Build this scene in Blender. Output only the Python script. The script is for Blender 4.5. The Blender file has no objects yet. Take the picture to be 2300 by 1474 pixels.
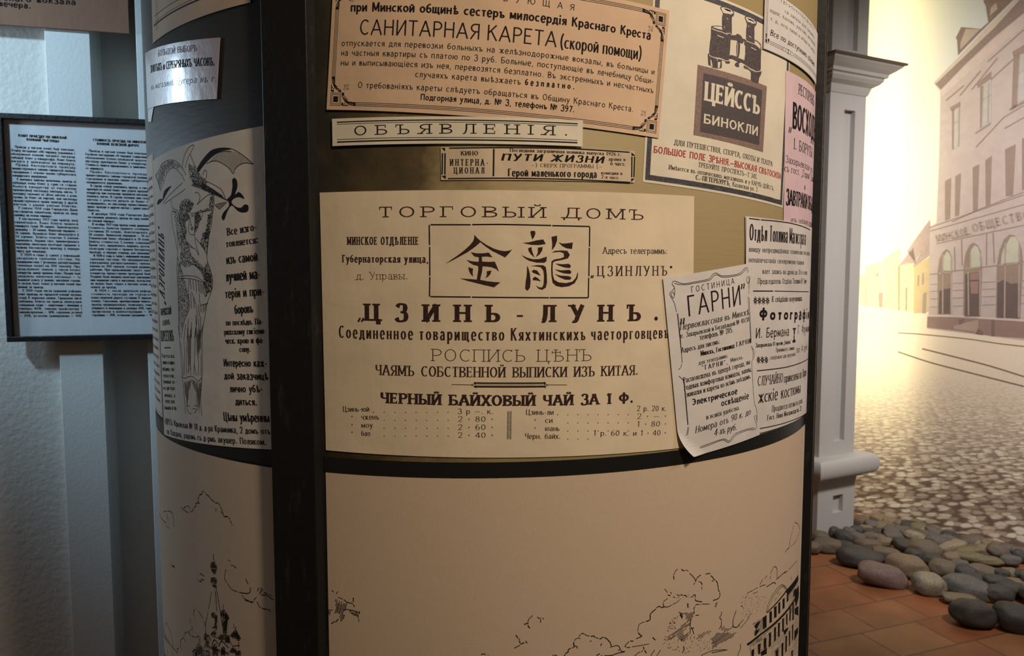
import bpy, bmesh, math, random
from mathutils import Vector, Matrix, geometry, noise
rnd = random.Random(7)
SC = bpy.context.scene
COL = SC.collection

# ------------------------------------------------------------------ camera
F, CX, CY = 1660.0, 1150.0, 737.0          # focal length and centre in pixels of the 2300x1474 frame
PITCH = math.radians(4.35)
EYE = Vector((0, 0, 1.50))
cam_d = bpy.data.cameras.new('camera'); cam = bpy.data.objects.new('camera', cam_d); COL.objects.link(cam)
cam_d.sensor_width = 36; cam_d.lens = F / 2300 * 36; cam_d.clip_start = 0.02
cam.location = EYE; cam.rotation_euler = (math.pi / 2 - PITCH, 0, 0)
SC.camera = cam
cam_d.dof.use_dof = True; cam_d.dof.focus_distance = 0.90; cam_d.dof.aperture_fstop = 14.0
UP = Vector((0, math.sin(PITCH), math.cos(PITCH))); FW = Vector((0, math.cos(PITCH), -math.sin(PITCH)))

# ------------------------------------------------------------------ world, lamps, exposure
SC.view_settings.view_transform = 'Standard'; SC.view_settings.look = 'None'
SC.view_settings.gamma = 1; SC.view_settings.use_curve_mapping = False
SC.view_settings.exposure = 0.0
w = bpy.data.worlds.new('room_air'); SC.world = w; w.use_nodes = True
w.node_tree.nodes['Background'].inputs[0].default_value = (0.9, 0.72, 0.55, 1)
w.node_tree.nodes['Background'].inputs[1].default_value = 0.068

def lamp(name, kind, loc, target, energy, color, size=0.2, size_y=None, spot=60, blend=0.6):
    d = bpy.data.lights.new(name, kind); d.energy = energy; d.color = color
    if kind == 'AREA':
        d.shape = 'RECTANGLE'; d.size = size; d.size_y = size_y or size
    else:
        d.shadow_soft_size = size
    if kind == 'SPOT':
        d.spot_size = math.radians(spot); d.spot_blend = blend
    o = bpy.data.objects.new(name, d); COL.objects.link(o); o.location = loc
    o.rotation_euler = (Vector(target) - Vector(loc)).to_track_quat('-Z', 'Y').to_euler()
    return o
WARM = (1.0, 0.81, 0.60); COOL = (0.50, 0.78, 1.0)
lamp('ceiling_spot_warm', 'SPOT', (0.95, -0.35, 2.95), (0.20, 0.90, 1.66), 158, WARM, 0.12, spot=52, blend=1.0)
lamp('ceiling_spot_neutral', 'SPOT', (2.35, 0.7, 2.7), (0.42, 1.15, 1.40), 48, (1.0, 0.86, 0.86), 0.15, spot=60, blend=0.9)
lamp('ceiling_spot_cool', 'SPOT', (-2.00, 0.95, 2.75), (-1.02, 1.95, 1.72), 135, COOL, 0.07, spot=52, blend=1.0)
lamp('window_cool', 'AREA', (-2.05, 1.50, 2.02), (-0.3, 1.1, 1.85), 9.5, (0.62, 0.82, 1.0), 0.14, 0.34)
lamp('ceiling_spot_floor', 'SPOT', (1.5, 1.2, 3.0), (2.1, 3.4, 0.2), 22, (1.0, 0.78, 0.56), 0.15, spot=80, blend=0.9)
lamp('ceiling_spot_mural', 'SPOT', (2.30, 1.6, 3.3), (2.58, 3.95, 1.25), 440, (1.0, 0.90, 0.83), 0.2, spot=76, blend=1.0)

# ------------------------------------------------------------------ surfaces: pixel <-> place
def ray(px, py):
    return (Vector(((px - CX) / F, 0, 0)) + UP * ((CY - py) / F) + FW).normalized()

class Drum:
    """upright drum: u runs along the circumference, z is height"""
    def __init__(s, c, r): s.c = c; s.r = r
    def uv(s, px, py):
        d = ray(px, py); ox, oy = EYE.x - s.c[0], EYE.y - s.c[1]
        a = d.x * d.x + d.y * d.y; b = ox * d.x + oy * d.y; c = ox * ox + oy * oy - s.r ** 2
        q = max(0.0, b * b - a * c); t = (-b - math.sqrt(q)) / a
        x, y = ox + d.x * t, oy + d.y * t
        return (math.atan2(x, -y) * s.r, EYE.z + d.z * t)
    def pt(s, u, z, h=0.0):
        a = u / s.r; r = s.r + h
        return Vector((s.c[0] + r * math.sin(a), s.c[1] - r * math.cos(a), z))

class Flat:
    """upright plane through p, running along e (horizontal), facing n"""
    def __init__(s, p, e):
        s.p = Vector((p[0], p[1], 0)); s.e = Vector((e[0], e[1], 0)).normalized(); s.n = Vector((s.e.y, -s.e.x, 0))
    def shifted(s, d): return Flat(s.p + s.n * d, s.e)
    def uv(s, px, py):
        d = ray(px, py); t = (s.p - EYE).dot(s.n) / d.dot(s.n); q = EYE + d * t
        return ((q - s.p).dot(s.e), q.z)
    def pt(s, u, z, h=0.0):
        q = s.p + s.e * u + s.n * h; return Vector((q.x, q.y, z))

def floor_at(px, py, z=0.0):
    d = ray(px, py); return EYE + d * ((z - EYE.z) / d.z)

DR = 0.570
hyp = 1.402; ang = math.radians(-2.0)
DC = (hyp * math.sin(ang), hyp * math.cos(ang))
DRUM = Drum(DC, DR)
# left wall plane, through two points seen at the left edge of the picture
def at_depth(px, depth): return ((px - CX) / F * depth, depth)
wl0, wl1 = at_depth(5, 1.95), at_depth(330, 2.035)
WALL = Flat(wl0, (wl1[0] - wl0[0], wl1[1] - wl0[1]))
# mural plane from two points where it meets the pebbles
m0, m1 = floor_at(1915, 1152), floor_at(2300, 1240)
MURAL = Flat((m0.x, m0.y), (m1.x - m0.x, m1.y - m0.y))

# ------------------------------------------------------------------ materials
def mat(name, col, rough=0.7, metal=0.0, noise_amt=0.0, noise_scale=60, col2=None, bump=0.0, bump_scale=200, spec=0.5, coat=0.0, detail=4):
    m = bpy.data.materials.new(name); m.use_nodes = True; nt = m.node_tree; b = nt.nodes['Principled BSDF']
    b.inputs['Base Color'].default_value = (*col, 1); b.inputs['Roughness'].default_value = rough
    b.inputs['Metallic'].default_value = metal; b.inputs['Specular IOR Level'].default_value = spec
    b.inputs['Coat Weight'].default_value = coat; b.inputs['Coat Roughness'].default_value = 0.12
    tc = nt.nodes.new('ShaderNodeTexCoord')
    if noise_amt or col2:
        n = nt.nodes.new('ShaderNodeTexNoise'); n.inputs['Scale'].default_value = noise_scale; n.inputs['Detail'].default_value = detail
        nt.links.new(tc.outputs['Object'], n.inputs['Vector'])
        r = nt.nodes.new('ShaderNodeValToRGB')
        c2 = col2 or tuple(c * (1 - noise_amt) for c in col)
        r.color_ramp.elements[0].position = 0.35; r.color_ramp.elements[0].color = (*c2, 1)
        r.color_ramp.elements[1].position = 0.65; r.color_ramp.elements[1].color = (*col, 1)
        nt.links.new(n.outputs['Fac'], r.inputs['Fac']); nt.links.new(r.outputs['Color'], b.inputs['Base Color'])
    if bump:
        n2 = nt.nodes.new('ShaderNodeTexNoise'); n2.inputs['Scale'].default_value = bump_scale; n2.inputs['Detail'].default_value = 5
        nt.links.new(tc.outputs['Object'], n2.inputs['Vector'])
        bp = nt.nodes.new('ShaderNodeBump'); bp.inputs['Strength'].default_value = bump; bp.inputs['Distance'].default_value = 0.004
        nt.links.new(n2.outputs['Fac'], bp.inputs['Height']); nt.links.new(bp.outputs['Normal'], b.inputs['Normal'])
    return m

# ------------------------------------------------------------------ objects
def tag(o, label=None, cat=None, group=None, kind=None):
    if label: o['label'] = label
    if cat: o['category'] = cat
    if group: o['group'] = group
    if kind: o['kind'] = kind
    return o
def mesh_obj(name, verts, faces, material, parent=None, smooth=False):
    me = bpy.data.meshes.new(name); me.from_pydata([tuple(v) for v in verts], [], faces); me.update()
    for m in (material if isinstance(material, (list, tuple)) else [material]): me.materials.append(m)
    if smooth:
        for p in me.polygons: p.use_smooth = True
    o = bpy.data.objects.new(name, me); COL.objects.link(o)
    if parent: o.parent = parent
    return o
def empty(name, loc=(0, 0, 0)):
    o = bpy.data.objects.new(name, None); COL.objects.link(o); o.location = loc; o.empty_display_size = 0.1; return o

class MB:
    """collects shapes into one mesh"""
    def __init__(s): s.v = []; s.f = []
    def add(s, v, f):
        n = len(s.v); s.v += [Vector(q) for q in v]; s.f += [tuple(i + n for i in q) for q in f]
    def box8(s, p):      # p: 4 bottom points then 4 top points, both in the same order
        s.add(p, [(3, 2, 1, 0), (4, 5, 6, 7), (0, 1, 5, 4), (1, 2, 6, 5), (2, 3, 7, 6), (3, 0, 4, 7)])
    def slab(s, surf, u0, u1, z0, z1, h0, h1):     # a box standing on a Flat surface
        P = surf.pt
        s.box8([P(u0, z0, h1), P(u1, z0, h1), P(u1, z0, h0), P(u0, z0, h0), P(u0, z1, h1), P(u1, z1, h1), P(u1, z1, h0), P(u0, z1, h0)])
    def build(s, name, material, parent=None, smooth=False, bevel=0.0):
        o = mesh_obj(name, s.v, s.f, material, parent, smooth)
        if bevel:
            b = o.modifiers.new('bevel', 'BEVEL'); b.width = bevel; b.segments = 2; b.limit_method = 'ANGLE'
        return o
# ------------------------------------------------------------------ lettering drawn with a pen
# glyphs: advance | strokes.  l straight lines, s smooth line, o ellipse, a arc, D bowl (x0 y0 y1 xr)
G = {
'А':'70|l 3 0 35 100|l 35 100 67 0|l 15 34 55 34','Б':'58|l 8 0 8 100|l 8 100 50 100|D 8 0 56 54','В':'58|l 8 0 8 100|D 8 52 100 50|D 8 0 52 54',
'Г':'50|l 8 0 8 100|l 8 100 48 100','Д':'70|l 22 100 58 100|l 58 100 58 1|s 22 100 22 45 12 0|l 4 0 67 0|l 4 0 4 -18|l 67 0 67 -18',
'Е':'54|l 8 0 8 100|l 8 100 50 100|l 8 0 50 0|l 8 52 42 52','Ж':'92|l 46 0 46 100|l 8 100 46 52|l 46 52 6 0|l 84 100 46 52|l 46 52 86 0',
'З':'54|s 8 82 16 96 28 100 42 94 46 76 40 58 24 53|s 24 53 44 48 50 28 44 8 26 0 12 4 4 20','И':'66|l 8 0 8 100|l 58 0 58 100|l 8 0 58 100',
'Й':'66|l 8 0 8 100|l 58 0 58 100|l 8 0 58 100|s 20 124 26 114 40 114 46 124','К':'62|l 8 0 8 100|l 8 46 54 100|l 24 62 58 0',
'Л':'64|l 22 100 56 100|l 56 100 56 0|s 22 100 21 40 14 6 4 1','М':'80|l 8 0 8 100|l 72 0 72 100|l 8 100 40 15|l 40 15 72 100',
'Н':'66|l 8 0 8 100|l 58 0 58 100|l 8 52 58 52','О':'70|o 35 50 28 50','П':'66|l 8 0 8 100|l 58 0 58 100|l 8 100 58 100','Р':'56|l 8 0 8 100|D 8 44 100 52',
'С':'62|a 35 50 28 50 48 312','Т':'58|l 29 0 29 100|l 2 100 56 100','У':'60|l 4 100 32 38|s 56 100 34 36 26 10 16 0 8 4','Ф':'80|l 40 -4 40 106|o 40 54 32 34',
'Х':'62|l 4 100 58 0|l 58 100 4 0','Ц':'68|l 8 0 8 100|l 54 0 54 100|l 8 0 64 0|l 64 0 64 -20','Ч':'60|l 52 0 52 100|s 8 100 8 66 14 52 28 46 52 50',
'Ш':'92|l 8 0 8 100|l 46 0 46 100|l 84 0 84 100|l 8 0 84 0','Щ':'96|l 8 0 8 100|l 44 0 44 100|l 80 0 80 100|l 8 0 90 0|l 90 0 90 -20',
'Ъ':'66|l 20 0 20 100|l -4 100 20 100|D 20 0 54 62','Ы':'80|l 8 0 8 100|D 8 0 54 48|l 72 0 72 100','Ь':'54|l 8 0 8 100|D 8 0 54 50',
'Э':'62|a 27 50 28 50 -132 132|l 24 52 55 52','Ю':'96|l 8 0 8 100|o 64 50 26 50|l 8 52 38 52','Я':'60|l 52 0 52 100|D 52 44 100 8|l 32 44 6 0',
'Ѣ':'72|l 24 0 24 100|D 24 0 50 66|l 4 76 50 76','І':'24|l 12 0 12 100','Ё':'54|l 8 0 8 100|l 8 100 50 100|l 8 0 50 0|l 8 52 42 52',
'N':'66|l 8 0 8 100|l 8 100 58 0|l 58 0 58 100','№':'112|l 8 0 8 100|l 8 100 54 0|l 54 0 54 100|o 86 64 18 24|l 70 26 102 26',
'а':'50|s 8 54 18 67 30 67 40 54 40 38|l 41 42 41 0|s 40 42 20 38 8 28 7 12 18 1 30 4 40 16','б':'54|o 27 30 21 30|s 6 34 8 66 22 84 46 96',
'е':'50|s 7 36 44 36 42 56 28 68 14 62 6 42 7 22 16 4 30 0 44 12','р':'54|l 8 -30 8 68|o 28 34 20 34','у':'48|l 4 68 25 8|s 46 68 26 8 16 -20 6 -28 0 -22',
'ф':'76|l 38 -30 38 94|o 22 34 16 34|o 54 34 16 34','ѣ':'58|l 20 0 20 94|l 4 68 40 68|D 20 0 40 52','і':'22|l 11 0 11 68|p 11 90','ў':'48|l 4 68 25 8|s 46 68 26 8 16 -20 6 -28 0 -22|s 14 90 24 80 34 90',
'0':'58|o 29 50 22 50','1':'40|l 24 0 24 100|l 8 80 24 100','2':'56|s 8 76 14 96 30 100 46 92 48 72 38 48 8 0|l 8 0 50 0','3':'54|s 8 82 16 96 28 100 42 94 46 76 40 58 24 53|s 24 53 44 48 50 28 44 8 26 0 12 4 4 20',
'4':'58|l 42 0 42 100|l 42 100 4 28|l 4 28 56 28','5':'54|l 46 100 14 100|l 14 100 10 54|s 10 54 28 62 46 50 50 28 40 6 24 0 6 10','6':'56|o 29 30 22 30|s 7 34 10 66 26 92 46 100',
'7':'52|l 6 100 50 100|l 50 100 20 0','8':'56|o 28 75 19 25|o 28 26 22 26','9':'56|o 27 70 22 30|s 49 66 46 34 30 8 10 0','.':'24|p 12 9',',':'20|s 11 9 12 0 6 -16',
':':'24|p 12 9|p 12 58',';':'22|s 11 9 12 0 6 -16|l 11 54 11 64','-':'36|l 4 36 32 36','—':'80|l 4 40 76 40','–':'56|l 4 40 52 40','„':'36|s 12 9 13 0 5 -20|s 28 9 29 0 21 -20','“':'34|s 12 76 5 86 8 98|s 26 76 19 86 22 98',
'”':'34|s 10 100 12 90 5 74|s 26 100 28 90 21 74','"':'30|l 8 100 8 78|l 20 100 20 78','(':'32|s 28 116 14 88 8 50 14 12 28 -16',')':'32|s 4 116 18 88 24 50 18 12 4 -16','›':'30|s 10 60 20 46 10 32',
'%':'80|o 18 76 14 22|o 62 24 14 22|l 66 100 14 0','/':'44|l 4 -6 40 104','«':'50|l 24 58 8 34|l 8 34 24 10|l 44 58 28 34|l 28 34 44 10','»':'50|l 8 58 24 34|l 24 34 8 10|l 28 58 44 34|l 44 34 28 10','·':'20|l 10 36 10 46','!':'20|l 10 30 10 100|l 10 0 10 8',
}
LOW = {'в':'В','г':'Г','д':'Д','ж':'Ж','з':'З','и':'И','й':'Й','к':'К','л':'Л','м':'М','н':'Н','о':'О','п':'П','с':'С','т':'Т','х':'Х','ц':'Ц','ч':'Ч','ш':'Ш','щ':'Щ','ъ':'Ъ','ы':'Ы','ь':'Ь','э':'Э','ю':'Ю','я':'Я','ё':'е'}
_gc = {}
def glyph(ch, res):
    k = (ch, res)
    if k in _gc: return _gc[k]
    src, fx, fy = ch, 1.0, 1.0
    if ch in LOW:
        src = LOW[ch]
        if src.isupper(): fx, fy = 0.78, 0.68
    if src not in G: src = '-'
    p = G[src].split('|'); adv = float(p[0]) / 100 * fx; out = []
    n = 6 if res else 3
    for s in p[1:]:
        t = s.split(); k0 = t[0]; v = [float(q) / 100 for q in t[1:]]
        if k0 == 'p': pts = [(v[0], v[1])]
        if k0 in 'ls': pts = [(v[i], v[i + 1]) for i in range(0, len(v), 2)]
        if k0 == 's': pts = smooth(pts, n - 1)
        if k0 == 'o':
            m = n * 3; pts = [(v[0] + v[2] * math.cos(2 * math.pi * i / m + 1.57), v[1] + v[3] * math.sin(2 * math.pi * i / m + 1.57)) for i in range(m + 1)]
        if k0 == 'a':
            m = n * 3; a0, a1 = v[4] * 100, v[5] * 100
            pts = [(v[0] + v[2] * math.cos(math.radians(a0 + (a1 - a0) * i / m)), v[1] + v[3] * math.sin(math.radians(a0 + (a1 - a0) * i / m))) for i in range(m + 1)]
        if k0 == 'D':
            x0, y0, y1, xr = v; xc = xr - (xr - x0) * 0.55; ry = (y1 - y0) / 2; m = n * 2
            pts = [(x0, y1)] + [(xc + (xr - xc) * math.sin(math.pi * i / m), y0 + ry + ry * math.cos(math.pi * i / m)) for i in range(m + 1)] + [(x0, y0)]
        out.append((k0, [(x * fx, y * fy) for x, y in pts]))
    _gc[k] = (adv, out); return _gc[k]
def smooth(pts, n=4, closed=False):
    P = [Vector((p[0], p[1])) for p in pts]
    if len(P) < 3: return [tuple(p) for p in P]
    out = []; m = len(P)
    for i in range(m if closed else m - 1):
        p0 = P[i - 1] if (i > 0 or closed) else P[0]; p1 = P[i]; p2 = P[(i + 1) % m]; p3 = P[(i + 2) % m] if (closed or i + 2 < m) else P[-1]
        for k in range(n):
            t = k / n
            q = 0.5 * ((2 * p1) + (p2 - p0) * t + (2 * p0 - 5 * p1 + 4 * p2 - p3) * t * t + (3 * p1 - p0 - 3 * p2 + p3) * t ** 3)
            out.append((q.x, q.y))
    out.append(tuple(P[0] if closed else P[-1])); return out
def dseg(p, a, b):
    ax, ay = a; bx, by = b; dx, dy = bx - ax, by - ay; l = dx * dx + dy * dy
    t = 0 if l == 0 else max(0, min(1, ((p[0] - ax) * dx + (p[1] - ay) * dy) / l))
    return math.hypot(p[0] - ax - dx * t, p[1] - ay - dy * t)

class Ink:
    def __init__(s, surf, h): s.surf = surf; s.h = h; s.v = []; s.f = []; s.curved = isinstance(surf, Drum)
    def px(s, pts): return [s.surf.uv(x, y) for x, y in pts]
    def strip(s, pts, hw, iso=None):          # pts in surface metres, hw half widths
        if len(pts) < 2: return
        P = [pts[0]]; W = [hw[0]]
        for i in range(1, len(pts)):
            a, b = pts[i - 1], pts[i]; d = math.hypot(b[0] - a[0], b[1] - a[1])
            if d < 1e-7: continue
            k = max(1, int(d / 0.007)) if s.curved else 1
            for j in range(1, k + 1):
                t = j / k; P.append((a[0] + (b[0] - a[0]) * t, a[1] + (b[1] - a[1]) * t)); W.append(hw[i - 1] + (hw[i] - hw[i - 1]) * t)
        if len(P) < 2: return
        n = len(s.v); m = len(P); closed = math.hypot(P[0][0] - P[-1][0], P[0][1] - P[-1][1]) < 1e-7 and m > 4
        for i in range(m):
            a = P[i - 1] if i else (P[m - 2] if closed else P[0]); b = P[i + 1] if i < m - 1 else (P[1] if closed else P[-1])
            dx, dy = b[0] - a[0], b[1] - a[1]; l = math.hypot(dx, dy) or 1; nx, ny = -dy / l * W[i], dx / l * W[i]
            s.v += [(P[i][0] + nx, P[i][1] + ny), (P[i][0] - nx, P[i][1] - ny)]
        for i in range(m - 1):
            q = n + 2 * i; s.f.append((q + 1, q + 3, q + 2, q))
    def line(s, pxs, w, sm=0, closed=False, taper=False):   # pxs in pixels, w in millimetres
        pts = smooth(pxs, sm, closed) if sm else (list(pxs) + [pxs[0]] if closed else pxs)
        pts = s.px(pts); k = len(pts)
        hw = [w / 2000 * (1 if not taper else 0.35 + 0.65 * math.sin(math.pi * (i + .5) / k)) for i in range(k)]
        s.strip(pts, hw)
    def sketch(s, pxs, w, sm=3):      # broken, wavering pen line
        pts = smooth(pxs, sm + 2) if len(pxs) > 2 else [pxs[0], tuple((pxs[0][i] + pxs[1][i]) / 2 for i in (0, 1)), pxs[1]]
        run = []
        for p in pts:
            run.append((p[0] + rnd.uniform(-.45, .45), p[1] + rnd.uniform(-.45, .45)))
            if len(run) > 3 and rnd.random() < .16: s.line(run, w * rnd.uniform(.7, 1.25)); run = []
        if len(run) > 1: s.line(run, w * rnd.uniform(.7, 1.2))
    def text_ext(s, txt, first, p0, p1, cap, st):   # the span is that of the first words; the rest runs on
        def nat(q):
            t = 0
            for c in q: t += st.get('ws', .42) if c == ' ' else glyph(c, True)[0] + st.get('tr', .1)
            return t - st.get('tr', .1)
        A, B = s.surf.uv(*p0), s.surf.uv(*p1); k = nat(txt) / nat(first)
        capm = math.dist(s.surf.uv(*p0), s.surf.uv(p0[0], p0[1] - cap))
        s.text_uv(txt, A, (A[0] + (B[0] - A[0]) * k, A[1] + (B[1] - A[1]) * .35 * k), capm, st)
    def poly_uv(s, pts):
        tri = geometry.tessellate_polygon([[Vector((x, y, 0)) for x, y in pts]]); n = len(s.v)
        vs = [tuple(p) for p in pts]
        T = []
        for t in tri:
            a, b, c = (vs[i] for i in t)
            if (b[0] - a[0]) * (c[1] - a[1]) - (b[1] - a[1]) * (c[0] - a[0]) < 0: t = (t[0], t[2], t[1])
            T.append(tuple(t))
        if s.curved:      # split long edges so that the ink follows the curve
            for _ in range(7):
                long_ = False; N = []
                for t in T:
                    L = [math.dist(vs[t[i]], vs[t[(i + 1) % 3]]) for i in range(3)]; m = max(L)
                    if m > 0.012:
                        i = L.index(m); a, b, c = t[i], t[(i + 1) % 3], t[(i + 2) % 3]
                        vs.append(((vs[a][0] + vs[b][0]) / 2, (vs[a][1] + vs[b][1]) / 2)); k = len(vs) - 1
                        N += [(a, k, c), (k, b, c)]; long_ = True
                    else: N.append(t)
                T = N
                if not long_: break
        s.v += vs; s.f += [tuple(i + n for i in t) for t in T]
    def fill(s, pxs, sm=0): s.poly_uv(s.px(smooth(pxs, sm, True)[:-1] if sm else pxs))
    def inside(s, p, poly):
        c = False; j = len(poly) - 1
        for i in range(len(poly)):
            xi, yi = poly[i]; xj, yj = poly[j]
            if (yi > p[1]) != (yj > p[1]) and p[0] < (xj - xi) * (p[1] - yi) / (yj - yi) + xi: c = not c
            j = i
        return c
    def hatch(s, poly, ang, gap, w, broken=0.0):
        a = math.radians(ang); d = (math.cos(a), math.sin(a)); nn = (-d[1], d[0])
        pr = [p[0] * nn[0] + p[1] * nn[1] for p in poly]; lo, hi = min(pr), max(pr); t = lo + gap / 2
        while t < hi:
            hits = []
            for i in range(len(poly)):
                p, q = poly[i - 1], poly[i]; a0 = p[0] * nn[0] + p[1] * nn[1] - t; a1 = q[0] * nn[0] + q[1] * nn[1] - t
                if (a0 > 0) != (a1 > 0):
                    k = a0 / (a0 - a1); x = p[0] + (q[0] - p[0]) * k; y = p[1] + (q[1] - p[1]) * k; hits.append((x * d[0] + y * d[1]))
            hits.sort()
            for i in range(0, len(hits) - 1, 2):
                A, B = hits[i], hits[i + 1]
                if broken:
                    m = A + (B - A) * rnd.random() * broken; B = B - (B - A) * rnd.random() * broken; A = m
                if B - A > 0.3: s.line([(nn[0] * t + d[0] * A, nn[1] * t + d[1] * A), (nn[0] * t + d[0] * B, nn[1] * t + d[1] * B)], w)
            t += gap * (0.8 + 0.4 * rnd.random())
    def stipple(s, poly, n, size=0.45):
        xs = [p[0] for p in poly]; ys = [p[1] for p in poly]; k = 0; tries = 0
        while k < n and tries < n * 30:
            tries += 1; p = (rnd.uniform(min(xs), max(xs)), rnd.uniform(min(ys), max(ys)))
            if s.inside(p, poly):
                u, z = s.surf.uv(*p); r = size / 1000 * (0.5 + rnd.random()) * 0.5; i = len(s.v); a0 = rnd.random() * 3
                s.v += [(u + r * math.cos(a0 + a), z + r * math.sin(a0 + a)) for a in (0, 1.57, 3.14, 4.71)]; s.f.append((i, i + 1, i + 2, i + 3)); k += 1
    def text(s, txt, p0, p1, cap, st, up=None):
        A, B = s.surf.uv(*p0), s.surf.uv(*p1)
        if up: C = s.surf.uv(*up); capm = math.dist(A, C)
        else:
            mx, my = (p0[0] + p1[0]) / 2, (p0[1] + p1[1]) / 2
            capm = math.dist(s.surf.uv(mx, my), s.surf.uv(mx, my - cap))
        s.text_uv(txt, A, B, capm, st)
    def text_uv(s, txt, A, B, capm, st):
        wv, wh, sf, stt, tr, ws, sl = (st.get(k, d) for k, d in (('wv', .12), ('wh', .08), ('sf', 0), ('st', .05), ('tr', .1), ('ws', .42), ('sl', 0)))
        res = st.get('res', capm > 0.006)
        L = math.dist(A, B); ex = ((B[0] - A[0]) / L, (B[1] - A[1]) / L); ey = (-ex[1], ex[0])
        tot = 0; items = []
        for ch in txt:
            if ch == ' ': tot += ws; continue
            adv, strokes = glyph(ch, res); items.append((tot, ch, strokes)); tot += adv + tr
        tot -= tr
        sx = L / tot / capm                   # horizontal squeeze
        wv = min(wv, 0.255 * sx) if sx < 1 else wv
        wh = min(wh, wv * 1.1) if sx < 1 else wh
        sf = min(sf, 0.19 * sx - 0.02) if sf else 0; stt = min(stt, .13 * sx) if sx < 1 else stt
        fb = bool(sf)
        def put(pts, hws):
            s.strip([(A[0] + ex[0] * (x + sl * y) * capm + ey[0] * y * capm, A[1] + ex[1] * (x + sl * y) * capm + ey[1] * y * capm) for x, y in pts], [q * capm for q in hws])
        for x0, ch, strokes in items:
            H = 0.68 if (ch in LOW or ch in 'аберуфѣіў') else 1.0
            S = [(k, [((x0 + x) * sx, y) for x, y in pts]) for k, pts in strokes]
            for si, (k, pts) in enumerate(S):
                if k == 'p':
                    r = max(.07, min(wv * .55, .13)); c = pts[0]; n = len(s.v)
                    for q in range(9):
                        x, y = c[0] + r * math.cos(q * .698), c[1] - .09 + r + r * math.sin(q * .698)
                        s.v.append((A[0] + ex[0] * (x + sl * y) * capm + ey[0] * y * capm, A[1] + ex[1] * (x + sl * y) * capm + ey[1] * y * capm))
                    s.f.append(tuple(range(n, n + 9))); continue
                n = len(pts); hw = []
                for i in range(n):
                    a = pts[max(0, i - 1)]; b = pts[min(n - 1, i + 1)]; dx, dy = b[0] - a[0], b[1] - a[1]; l = math.hypot(dx, dy) or 1
                    hw.append(0.5 * math.sqrt((wv * dy / l) ** 2 + (wh * dx / l) ** 2))
                if k == 'l':
                    (xa, ya), (xb, yb) = pts[0], pts[-1]; dx, dy = xb - xa, yb - ya; l = math.hypot(dx, dy) or 1
                    hz = abs(dy) < 0.25 * abs(dx)
                    tk = wh * 0.5 if not hz else wv * 0.5
                    def joined(p): return any(j != si and any(dseg(p, q[m], q[m + 1]) < 0.035 for m in range(len(q) - 1)) for j, (kk, q) in enumerate(S) if kk != 'p')
                    # inset vertical strokes to stay on the cap height; push joined ends of level strokes outward
                    e0 = tk if (hz and joined(pts[0])) else 0; e1 = tk if (hz and joined(pts[-1])) else 0
                    oy = 0
                    if hz and abs(ya - H) < .02: oy = -wh / 2
                    if hz and abs(ya) < .02: oy = wh / 2
                    put([(xa - dx / l * e0, ya - dy / l * e0 + oy), (xb + dx / l * e1, yb + dy / l * e1 + oy)], [hw[0], hw[-1]])
                    if sf and ch not in '.,:-—–/„“”"›%':
                        for (x, y), fr in ((pts[0], e0), (pts[-1], e1)):
                            if not hz and (abs(y) < .02 or abs(y - H) < .02):
                                o = stt / 2 if abs(y) < .02 else -stt / 2
                                put([(x - sf - wv * .3, y + o), (x + sf + wv * .3, y + o)], [stt / 2] * 2)
                            elif hz and not fr and not (ch in 'ЦцЩщДд'):
                                t = (0.17 + sf * .5) * H
                                if abs(y - H) < .02: ya2, yb2 = y - t, y
                                elif abs(y) < .02: ya2, yb2 = y, y + t
                                else: ya2, yb2 = y - t * .5, y + t * .5
                                o = -stt * .4 if x > pts[0][0] - 1e-6 and (x, y) == pts[-1] else stt * .4
                                put([(x + o, ya2), (x + o, yb2)], [stt * .5] * 2)
                else:
                    # keep curves inside cap height
                    ins = wh / 2
                    q = []
                    for x, y in pts:
                        if k in 'oaD' and H > 0: 
                            ys = [p[1] for p in pts]; lo, hi = min(ys), max(ys); y = lo + ins + (y - lo) * ((hi - lo - 2 * ins) / (hi - lo))
                        q.append((x, y))
                    put(q, hw)
                    if sf and k == 'a':
                        x, y = pts[0] if ch in 'Сс' else pts[-1]
                        put([(x, y - .02), (x, min(H, y + .12 * H))], [stt * .5] * 2)
                        if ch in 'Ээ' : pass
    def build(s, name, material, parent=None, label=None):
        hs = s.h
        V = [s.surf.pt(u, z, hs) for u, z in s.v]
        o = mesh_obj(name, V, s.f, material, parent)
        if label: o['label'] = label
        return o

def zz(ox, oy, sc):
    """reads 'x y x y; x y x y' written in the units of an enlargement"""
    def f(t):
        out = []
        for part in t.split(';'):
            v = [float(q) for q in part.split()]
            if v: out.append([(ox + v[i] / sc, oy + v[i + 1] / sc) for i in range(0, len(v), 2)])
        return out
    return f

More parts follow.
